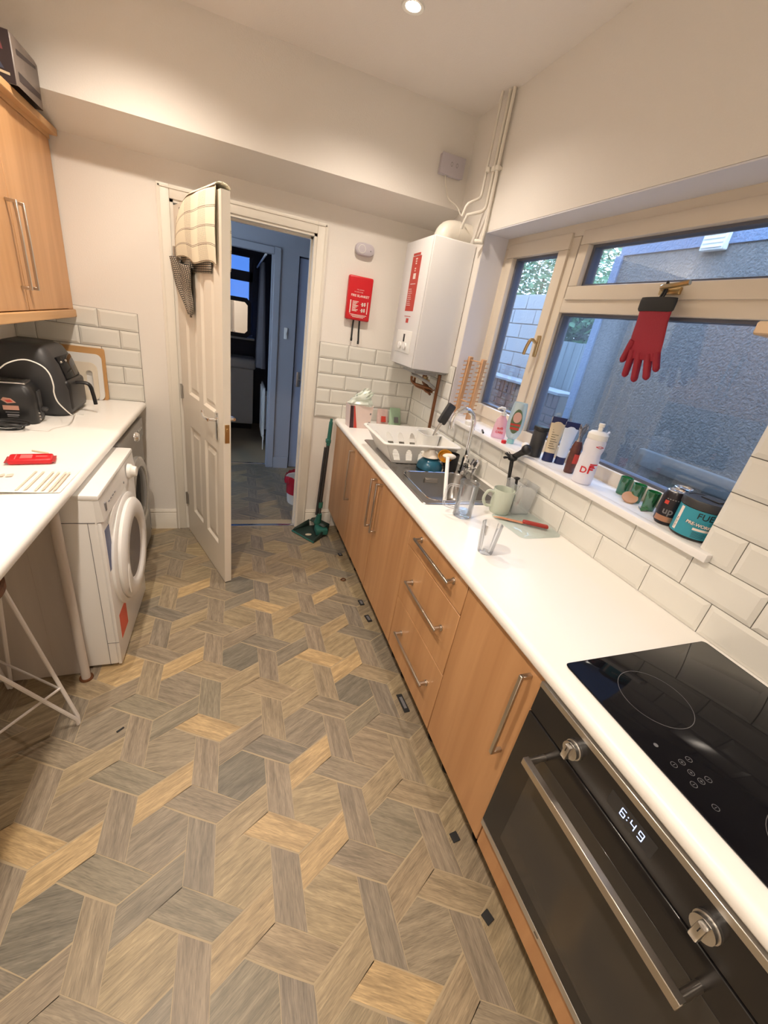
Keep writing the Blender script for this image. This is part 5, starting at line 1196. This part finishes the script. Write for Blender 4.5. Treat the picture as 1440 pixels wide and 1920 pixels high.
# ---------------- glove hanging from the fanlight handle
gv = thing('red_glove', 'long red oven glove with black cuff hanging from the fanlight handle', 'glove', (1.368, 1.195, 1.80))
def G(y, z): return (0, y - 1.195, z - 1.80)
b = MB(); rings = []
for yc, hw, z, th in ((1.200, .063, 1.772, .026), (1.197, .062, 1.74, .024), (1.192, .066, 1.70, .022), (1.188, .068, 1.67, .021), (1.184, .069, 1.64, .019), (1.181, .066, 1.625, .017), (1.178, .058, 1.612, .013)):
    sh = -.0 ; rings.append([(th * .5 * math.sin(a), yc - 1.195 + hw * math.cos(a), z - 1.80) for a in [2 * PI * j / 28 for j in range(28)]])
loft(b, rings)
for a_, c_, r0, r1 in (((1.240, 1.672), (1.258, 1.604), .015, .012), ((1.226, 1.640), (1.224, 1.556), .0135, .012), ((1.196, 1.632), (1.178, 1.546), .014, .0125), ((1.158, 1.632), (1.133, 1.560), .014, .0125), ((1.130, 1.640), (1.108, 1.590), .0125, .0115)):
    p0, p1 = Vector(G(*a_)), Vector(G(*c_)); dd = (p1 - p0).normalized(); pts = [p0, p0.lerp(p1, .5), p0.lerp(p1, .88), p1, p1 + dd * r1 * .55, p1 + dd * r1 * .9]
    b.tube(pts, [r0, (r0 + r1) / 2, r1, r1 * .98, r1 * .7, r1 * .2], 12)
obj('glove', b, M['glove_red'], gv, smooth=60)
b = MB(); rings = []
for hw, z, th in ((.064, 1.768, .030), (.070, 1.775, .036), (.071, 1.80, .036), (.069, 1.812, .034), (.064, 1.812, .028), (.062, 1.79, .024)): rings.append([(th * .5 * math.sin(a), 1.203 - 1.195 + hw * math.cos(a), z - 1.80) for a in [2 * PI * j / 28 for j in range(28)]])
loft(b, rings, False); obj('cuff', b, M['blackrub'], gv, smooth=60)
b = MB(); rings = []
for hw, z, th in ((.062, 1.79, .024), (.060, 1.809, .022)): rings.append([(th * .5 * math.sin(a), 1.203 - 1.195 + hw * math.cos(a), z - 1.80) for a in [2 * PI * j / 28 for j in range(28)]])
loft(b, rings); obj('lining', b, M['beige'], gv)
b = MB(); b.tube(spline([G(1.196, 1.805), (.004, -.005, .03), (-.001, -.002, .060), (.006, .006, .03), G(1.205, 1.805)], 5), .004, 6); obj('hanging_loop', b, M['blackrub'], gv)

# ---------------- dustpan and brush
dp = thing('dustpan_set', 'long handled teal and dark green dustpan leaning by the doorway', 'dustpan', (.575, 2.80, 0))
b = MB()
A = [(-.150, .075, .006), (-.010, -.125, .006), (.130, .030, .012), (.030, .160, .012)]
B_ = [(x, y, z + .003) for x, y, z in A]
b.add(A + B_, [(3, 2, 1, 0), (4, 5, 6, 7), (0, 1, 5, 4), (1, 2, 6, 5), (2, 3, 7, 6), (3, 0, 4, 7)])
b.add([A[1], A[2], (.135, .03, .085), (.0, -.1, .03)], [(0, 1, 2, 3)]); b.add([A[3], A[0], (-.13, .08, .03), (.03, .165, .085)], [(0, 1, 2, 3)])
b.add([A[2], A[3], (.03, .165, .085), (.135, .03, .085)], [(0, 1, 2, 3)]); b.add([(.135, .03, .085), (.03, .165, .085), (-.01, .115, .075), (.085, -.01, .075)], [(0, 1, 2, 3)])
pn = obj('pan', b, M['darkgreen'], dp); pn.modifiers.new('t', 'SOLIDIFY').thickness = .003
b = MB(); b.tube([(-.150, .075, .007), (-.010, -.125, .007)], .006, 6); b.rbox(-.152, -.006, -.0, .0, 0, 0, .0001, 1) if False else None; obj('lip', b, M['greenplastic'], dp)
obj('bracket', MB().tube([(.045, .070, .075), (.052, .060, .14), (.053, .052, .17)], [.030, .022, .018], 10), M['greenplastic'], dp)
b = MB(); b.rbox(.02, .115, -.04, .06, .02, .07, .01, 2); obj('brush_block', b, M['greenplastic'], dp)
pa, pb = Vector((.050, .055, .16)), Vector((.078, .075, .92))
obj('handle', MB().tube([pa.lerp(pb, .0), pa.lerp(pb, .76)], .013, 12), M['charcoal'], dp)
obj('handle', MB().tube([pa.lerp(pb, .0) + Vector((-.022, -.004, 0)), pa.lerp(pb, .72) + Vector((-.018, -.003, 0))], .010, 12), M['charcoal'], dp)
b = MB(); b.tube([pa.lerp(pb, .74), pa.lerp(pb, .97)], [.015, .014], 12); b.tube([pa.lerp(pb, .97), pb], [.010, .010], 8); b.rbox(.072 - .02, .072 + .015, .055, .09, .74, .77, .004, 1); obj('grip', b, M['greenplastic'], dp)
b = MB(); b.tube([pa.lerp(pb, .08), pa.lerp(pb, .14)], .020, 12); obj('clip', b, M['greenplastic'], dp)
b = MB(); b.ball(.018, (-.03, .0, .010), 6, 1.5, 1, .15); obj('fluff', b, M['beige'], dp)

# ================================================================ LEFT SIDE
lw_ = thing('worktop', 'white laminate worktop on the left carrying toaster and air fryer', 'worktop', (XLF, 1.9, .872))
b = MB(); Dl = XLF - XL - .002
b.prism([(-x, z) for x, z in wprof(Dl)], .15 - 1.9, YF - .010 - 1.9, 'Y') if False else None
b.prism([(z, -x) for x, z in wprof(Dl)][::-1], .15 - 1.9, YF - .010 - 1.9, 'Y'); obj('top', b, M['worktop'], lw_)
lp = thing('support_post', 'grey post with rusty floor flange under the left worktop', 'post', (-.607, 1.572, 0))
obj('post', MB().cyl(.017, .006, .870, 16), M['greypanel'], lp); obj('flange', MB().cyl(.026, 0, .007, 18), M['copper'], lp)
pnl = obj('end_panel', MB().box(XL + .004, -.628, 1.600, 1.616, 0.004, .870).box(-.80, -.72, 1.5985, 1.600, .01, .868), M['greypanel']); tag(pnl, 'grey panel closing the space under the left worktop beside the dryer', 'panel')
# tumble dryer
ty = thing('tumble_dryer', 'white tumble dryer with large round door and orange sticker', 'dryer', (-.48, 1.905, 0))
obj('case', MB().rbox(-.60, -.012, -.285, .292, .012, .845, .012, 3), M['whiteenamel'], ty)
obj('front', MB().rbox(-.016, 0, -.285, .292, .012, .735, .006, 2), M['whiteenamel'], ty)
obj('top_panel', MB().rbox(-.60, .004, -.288, .295, .828, .852, .008, 2), M['whiteenamel'], ty)
b = MB(); b.prism([(-.016, .737), (.012, .742), (.004, .832), (-.016, .832)], -.285, .292, 'Y') if False else None
vs = [(-.016, y, z) for y in (-.285, .292) for z in (.737, .83)]; b.add([(-.016, -.285, .737), (.010, -.285, .742), (.002, -.285, .829), (-.016, -.285, .829), (-.016, .292, .737), (.010, .292, .742), (.002, .292, .829), (-.016, .292, .829)], [(0, 1, 2, 3), (7, 6, 5, 4), (0, 4, 5, 1), (1, 5, 6, 2), (2, 6, 7, 3), (3, 7, 4, 0)])
obj('control_panel', b, M['whiteenamel'], ty)
b = MB()
for s_ in (-1, 1): b.box(-.5, -.02, s_ * .2865 if s_ < 0 else .2925, s_ * .2855 if s_ < 0 else .2935, .735, .738)
b.box(-.045, -.043, -.2865, -.2855, .02, .735); b.box(-.045, -.0, -.2865, -.2855, .14, .142); obj('panel_seam', b, M['print_grey'], ty)
XQ = Matrix.Translation((0, .015, .455)) @ Matrix.Rotation(PI / 2, 4, 'Y')
b = MB(); b.xf = XQ; b.lathe([(.262, 0), (.262, .010), (.250, .018), (.238, .018)], 56); b.lathe([(.236, 0), (.236, .030), (.222, .042), (.165, .046), (.150, .038), (.140, .020)], 56)
dd_ = obj('dryer_door', b, M['whiteenamel'], ty)
b = MB(); b.xf = XQ; b.lathe([(.150, .030), (.120, .018), (.07, .006), (.0005, .002)], 48); obj('door_glass', b, mat('dryer_glass', L(118, 112, 110), .12, var=.15), dd_)
b = MB(); b.xf = Matrix.Translation((.042, .015 - .185, .40)) @ Matrix.Rotation(PI / 2, 4, 'Y'); b.lathe([(.001, .006), (.05, .004), (.055, 0)], 20, sx=1.5, sy=.4); obj('door_grip', b, M['white'], dd_)
b = MB(); b.xf = Matrix.Translation((.008, .15, .785)) @ Matrix.Rotation(PI / 2, 4, 'Y'); b.lathe([(.034, 0), (.033, .014), (.026, .020), (.022, .036), (.001, .038)], 28); obj('programme_knob', b, M['white'], ty)
b = MB(); b.rbox(.004, .010, -.24, -.225, .765, .80, .001, 1); b.rbox(.004, .010, .05, .06, .76, .77, .001, 1)
for k in range(4): b.box(.0065, .0088, -.19 + k * .03, -.175 + k * .03, .782, .786)
obj('printed_marks', b, M['print_grey'], ty)
b = MB(); b.tube([(.007, -.13, .742), (.007, -.19, .725), (.004, -.22, .70)], .004, 6); obj('moulded_line', b, M['white'], ty)
obj('energy_sticker', MB().box(.0, .0008, -.262, -.200, .500, .690), M['bluefilm'], ty, 'blue and red energy sticker')
obj('orange_sticker', MB().box(.0, .0008, -.235, -.120, .120, .250), M['orange'], ty, 'orange notice sticker')
for y in (-.25, .25):
    for x in (-.55, -.05): obj('foot', MB().cyl(.02, 0, .014, 12, x, y), M['black'], ty)
# washing machine
wm = thing('washing_machine', 'silver grey washing machine between the dryer and the far wall', 'washing machine', (-.548, 2.525, 0))
obj('case', MB().rbox(-.53, -.008, -.30, .30, .012, .850, .008, 2), M['greyenamel'], wm)
obj('front', MB().rbox(-.010, 0, -.298, .298, .014, .730, .004, 1), M['greyenamel'], wm); obj('control_panel', MB().rbox(-.010, .008, -.298, .298, .734, .848, .006, 2), M['greyenamel'], wm)
XQ = Matrix.Translation((0, .0, .47)) @ Matrix.Rotation(PI / 2, 4, 'Y')
b = MB(); b.xf = XQ; b.lathe([(.215, 0), (.213, .022), (.190, .034), (.160, .030), (.150, .016)], 48); wd_ = obj('washer_door', b, mat('door_chrome_ring', L(200, 198, 194), .2, .6), wm)
b = MB(); b.xf = XQ; b.lathe([(.158, .024), (.12, .034), (.06, .038), (.0005, .039)], 40); obj('door_glass', b, M['blackglass'], wd_)
b = MB(); b.xf = Matrix.Translation((.008, .06, .79)) @ Matrix.Rotation(PI / 2, 4, 'Y'); b.lathe([(.028, 0), (.027, .012), (.02, .022), (.001, .024)], 24); obj('programme_knob', b, M['chrome'], wm)
for k in range(3): b = MB(); b.xf = Matrix.Translation((.008, .15 + k * .035, .80)) @ Matrix.Rotation(PI / 2, 4, 'Y'); b.cyl(.008, 0, .005, 12); obj('button', b, M['chrome'], wm)
for y in (-.26, .26):
    for x in (-.48, -.05): obj('foot', MB().cyl(.02, 0, .014, 12, x, y), M['black'], wm)
# stool
st = thing('bar_stool', 'wooden bar stool on white hairpin wire legs', 'stool', (-.83, 1.30, 0))
obj('seat', MB().lathe([(.001, .645), (.150, .645), (.157, .650), (.157, .672), (.151, .678), (.001, .678)], 36), M['darkwood'], st)
fa = Vector((.259, .036, .006)); ROT = [0, PI / 2, PI, -PI / 2]
for k in range(4):
    Rz = Matrix.Rotation(ROT[k], 3, 'Z'); f = Rz @ fa; f.z = .007
    t0 = Rz @ Vector((.145, .04, 0)); t1 = Rz @ Vector((-.02, -.15, 0)) if False else Rz @ Vector((.03, -.135, 0)); t0.z = t1.z = .645
    n_ = (Rz @ Vector((0, 1, 0))) * .012
    b = MB(); b.tube([t0, f + n_ * .6 + Vector((0, 0, .03)), f + n_ * .3, f - n_ * .3, f - n_ * .6 + Vector((0, 0, .03)), t1], .0065, 8); obj('hairpin_leg', b, M['rodwhite'], st)
b = MB(); q_ = []
for k in range(4):
    Rz = Matrix.Rotation(ROT[k], 3, 'Z'); f = Rz @ Vector((.226, .036, 0)); f.z = .20; q_.append(f)
b.tube(q_, .0055, 8, closed=True); obj('foot_ring', b, M['rodwhite'], st)

# wall cupboard with cornice and light rail
XC = -.850
wc = thing('wall_cabinet', 'beech double door wall cabinet high on the left', 'cabinet', (XC, 2.375, 1.38))
obj('carcass', MB().box(XL - XC + .002, -.020, -.50, .50, .02, .765), M['woodside'], wc)
for (y0, y1, hy_) in ((-.50, 0, -.035), (0, .50, .035)):
    d = obj('cabinet_door', MB().rbox(-.018, 0, y0 + .002, y1 - .002, .022, .762, .0015, 1), M['woodup'], wc)
    b = MB(); b.rbox(.028, .038, hy_ - .006, hy_ + .006, .105, .425, .0015, 1)
    for z in (.111, .419): b.rbox(0, .030, hy_ - .006, hy_ + .006, z - .006, z + .006, .001, 1)
    obj('handle', b, M['nickel'], d)
obj('end_filler', MB().box(-.020, -.002, .502, .575, .02, .762), M['woodup'], wc)
obj('cornice', MB().rbox(-.03, .038, -.52, .578, .782, .812, .003, 1).box(-.03, .004, -.51, .575, .764, .782).box(XL - XC + .002, -.03, -.50, .578, .766, .782), M['woodupY'], wc)
obj('light_rail', MB().rbox(-.030, .010, -.51, .578, -.022, .018, .004, 1), M['woodupY'], wc)
obj('underside', MB().box(XL - XC + .002, -.03, -.50, .578, .004, .02), M['white'], wc)
# printed box on the cupboard
pb_ = thing('printed_box', 'dark printed box standing on top of the wall cabinet', 'box', (-.94, 2.60, 2.1925))
b = MB(); loft(b, [[(x, y, z) for x, y in rrect(-.16 + e_, .155 - e_, -.13 + e_, .116 - e_, .006, 2)] for e_, z in ((.0, 0), (0, .145), (.006, .158), (.02, .163))]); obj('carton', b, mat('box_print_grey', L(112, 100, 92), .45, var=.4, vscale=16), pb_)
fx = .1556
obj('dark_print', MB().add([(-.155, -.1308, .002), (.15, -.1308, .002), (.15, -.1308, .155), (-.155, -.1308, .155)], [(0, 1, 2, 3)]), M['darkbag'], pb_)
obj('pink_print', MB().add([(.04, -.1312, .100), (.125, -.1312, .095), (.12, -.1312, .125), (.04, -.1312, .128)], [(0, 1, 2, 3)]), mat('box_pink', L(130, 74, 80), .45), pb_)
obj('blue_print', MB().add([(.03, -.1312, .048), (.12, -.1312, .040), (.10, -.1312, .078), (.03, -.1312, .082)], [(0, 1, 2, 3)]), mat('box_blue', L(74, 82, 104), .45), pb_)
obj('white_print', MB().add([(.02, -.1314, .038), (.135, -.1314, .024), (.135, -.1314, .032), (.02, -.1314, .046)], [(0, 1, 2, 3)]), M['beige'], pb_)
b = MB(); b.add([(fx, -.10, .10), (fx, .09, .125), (fx, .09, .135), (fx, -.10, .118)], [(0, 1, 2, 3)]); b.add([(fx, -.11, .02), (fx, .10, .03), (fx, .10, .05), (fx, -.11, .05)], [(0, 1, 2, 3)]); obj('side_print', b, M['darkbag'], pb_)

# air fryer
af = thing('air_fryer', 'large black air fryer with curved drawer handle', 'air fryer', (-.945, 2.625, .9103))
b = MB(); rings = []
for x0, x1, y0, y1, r, z in ((-.14, .135, -.15, .15, .05, 0), (-.15, .150, -.165, .165, .06, .02), (-.15, .150, -.165, .165, .06, .13), (-.145, .120, -.155, .155, .06, .25), (-.13, .085, -.14, .14, .05, .315), (-.10, .05, -.11, .11, .04, .335)): rings.append([(x, y, z) for x, y in rrect(x0, x1, y0, y1, r)])
loft(b, rings); obj('body', b, M['charcoal'], af, smooth=50)
b = MB(); b.rbox(.085, .157, -.12, .12, .02, .175, .02, 3); obj('drawer', b, M['black'], af)
b = MB(); b.tube(spline([(.145, -.02, .150), (.185, -.02, .155), (.215, -.02, .145), (.226, -.02, .10), (.232, -.02, .045)], 5), [.013] * 21, 10, rz=.7); obj('drawer_handle', b, M['black'], af)
b = MB(); b.xf = Matrix.Translation((.118, 0, .225)) @ Matrix.Rotation(math.radians(-17), 4, 'Y'); b.rbox(-.004, .012, -.10, .10, -.055, .055, .006, 2); obj('control_panel', b, M['blackglass'], af)
for y, z in ((-.085, .258), (-.02, .258)): b = MB(); b.ball(.006, (.125, y, z), 6); obj('button', b, M['steel'], af)
# toaster
to = thing('toaster', 'black two slot toaster with a small red and white logo', 'toaster', (-1.005, 2.355, .9103), math.radians(7))
b = MB(); rings = []
for e_, z in ((.006, 0), (.0, .008), (.0, .13), (.012, .165), (.022, .178)): rings.append([(x, y, z) for x, y in rrect(-.145 + e_, .128 - e_, -.078 + e_, .075 - e_, .03)])
loft(b, rings); obj('body', b, M['black'], to, smooth=50)
b = MB(); b.rbox(-.115, .100, -.05, .048, .176, .184, .003, 2); obj('top_trim', b, M['steel'], to)
b = MB(); b.box(-.10, .085, -.035, -.010, .1838, .1848); b.box(-.10, .085, .012, .036, .1838, .1848); obj('slot', b, M['blackrub'], to)
b = MB(); b.rbox(.126, .134, -.025, .028, .025, .145, .003, 2); b.rbox(.130, .155, -.018, .018, .050, .066, .005, 2); obj('lever', b, M['charcoal'], to)
for z in (.02, .034, .048): b = MB(); b.xf = Matrix.Translation((.128, -.045, z)) @ Matrix.Rotation(PI / 2, 4, 'Y'); b.cyl(.004, 0, .006, 10); obj('button', b, M['steel'], to)
Tq = lambda x, z: frame((x, -.0792, z), (1, 0, 0), (0, 0, 1))
b = MB(); b.add([(.010, -.0790, .110), (.030, -.0790, .095), (.062, -.0790, .100), (.046, -.0790, .118), (.020, -.0790, .122)], [(0, 1, 2, 3, 4)]); b.box(.012, .068, -.0792, -.0788, .066, .086); obj('logo_back', b, mat('logo_peach', L(200, 150, 130), .5), to)
b = MB(); b.add([(.022, -.0794, .110), (.032, -.0794, .100), (.052, -.0794, .103), (.042, -.0794, .113)], [(0, 1, 2, 3)]); obj('logo_red', b, M['redlabel'], to)
b = MB(); b.box(.018, .066, -.0792, -.0788, .054, .057); b.box(.022, .064, -.0792, -.0788, .040, .047); b.box(.022, .060, -.0792, -.0788, .034, .037); obj('logo_print', b, M['print_grey'], to)
# cables
rc = MB(); r7 = random.Random(1)
for k in range(6):
    cx, cy, rr_ = -.955 + r7.uniform(-.02, .02), 2.205 + r7.uniform(-.015, .015), .050 + r7.uniform(-.012, .012)
    rc.tube([(cx + rr_ * 1.3 * math.cos(a), cy + rr_ * .7 * math.sin(a), .9165 + k * .005 + .004 * math.sin(a * 2 + k)) for a in [2 * PI * j / 20 for j in range(20)]], .0035, 6, closed=True)
t = obj('power_cable', rc, M['black']); tag(t, 'coiled black power cable in front of the toaster', 'cable')
t = obj('charging_cable', MB().tube(spline([(-1.125, 2.19, .914), (-1.05, 2.19, 1.06), (-.935, 2.19, 1.165), (-.897, 2.20, 1.198), (-.839, 2.20, 1.218), (-.787, 2.20, 1.203), (-.760, 2.20, 1.171), (-.752, 2.20, 1.122), (-.765, 2.23, 1.080), (-.765, 2.26, 1.03), (-.75, 2.33, .965), (-.775, 2.45, .925), (-.79, 2.52, .9135), (-.77, 2.535, .9135)], 5), .0028, 6).rbox(-.775, -.755, 2.528, 2.542, .9105, .917, .001, 1), M['white']); tag(t, 'thin white charging cable looped over toaster and air fryer', 'cable')
# chopping boards
def board(name, label, x0, x1, h_, ybase, th, m, r, tilt, hole=None):
    t = thing(name, label, 'chopping board', ((x0 + x1) / 2, ybase, .9103)); w2 = (x1 - x0) / 2; X = Matrix.Rotation(-tilt, 4, 'X')
    b = MB(); b.xf = X; out = rrect(-w2, w2, 0, h_, r, 5)
    if hole:
        inn = rrect(*hole, min(hole[1] - hole[0], hole[3] - hole[2]) * .45, 5); vs = [(x, y_, z) for y_ in (0, th) for L_ in (out, inn) for x, z in L_]; n = 24; fs = []
        for k in range(n):
            j = (k + 1) % n; fs += [(k, j, n + j, n + k), (2 * n + k, 3 * n + k, 3 * n + j, 2 * n + j), (k, 2 * n + k, 2 * n + j, j), (n + k, n + j, 3 * n + j, 3 * n + k)]
        b.add(vs, fs)
    else: loft(b, [[(x, 0, z) for x, z in out], [(x, th, z) for x, z in out]]); b.add([(x, 0, z) for x, z in out], [tuple(range(24))])
    obj('board', b, m, t); return t
board('wooden_board', 'wooden chopping board, the rearmost against the tiles', -1.05, -.727, .295, 2.920, .016, mat('board_wood', L(196, 150, 96), .55, var=.08, vscale=9), .012, .06)
board('white_board', 'large white chopping board in front of the wooden one', -1.06, -.742, .262, 2.905, .009, M['whiteenamel'], .03, .07)
board('cream_board', 'small cream chopping board with a handle hole, frontmost', -1.05, -.765, .215, 2.888, .009, mat('cream_board_plastic', L(232, 220, 200), .4), .035, .08, (.085, .118, .05, .17))
# red packet and leaflet
rp = thing('chocolate_bar', 'red wrapped snack bar on the left worktop', 'packet', (-.725, 1.795, .9103), .22)
b = MB(); b.rbox(-.065, .065, -.036, .036, .001, .022, .007, 3); obj('wrapper', b, M['red'], rp)
wedge = mat('wrapper_edge', L(170, 60, 60), .4)
for s_ in (-1, 1): obj('crimped_end', MB().rbox(s_ * .066 - .008, s_ * .066 + .008, -.034, .034, .009, .012, .001, 1), wedge, rp)
b = MB(); b.box(-.045, -.042, -.03, .03, .0218, .0224); b.box(-.03, .005, -.02, .02, .0218, .0224); b.box(.015, .05, -.006, .004, .0218, .0224); obj('wrapper_print', b, mat('pale_red_print', L(224, 110, 110), .5), rp)
lf = thing('leaflet', 'open white leaflet with brown print lying on the left worktop', 'leaflet', (-.665, 1.580, .9103), math.radians(0))
b = MB(); b.grid(lambda u, v: (-.20 + .315 * u - .10 * v * 0 + .05 * v * 0, .115 - .225 * v + .035 * u, .0006 + .006 * abs(math.sin(u * PI * 1.0)) * (1 - abs(2 * u - 1)) + .002 * v), 16, 4); pg = obj('page', b, M['paper'], lf)
b = MB()
for k, x in enumerate((-.01, .012, .04, .058, .078, .09)): b.add([(x, .10, .0085), (x + .007, .101, .0085), (x + .012, -.075 + .01 * (k % 2), .0085), (x + .005, -.076, .0085)], [(0, 1, 2, 3)])
for k in range(5): b.add([(-.17 + k * .024, .06 - .012 * (k % 2), .0095), (-.155 + k * .024, .068, .0095), (-.15 + k * .024, .04, .0095), (-.168 + k * .024, .036, .0095)], [(0, 1, 2, 3)])
obj('printed_columns', b, mat('brown_print', L(214, 196, 180), .7), lf)
t = obj('match_stick', MB().tube([(-.03, .01, .003), (.03, -.012, .003)], .003, 6), M['beige']); t.location = (-.735, 1.905, .9103); tag(t, 'short thin stick behind the red snack bar', 'stick')
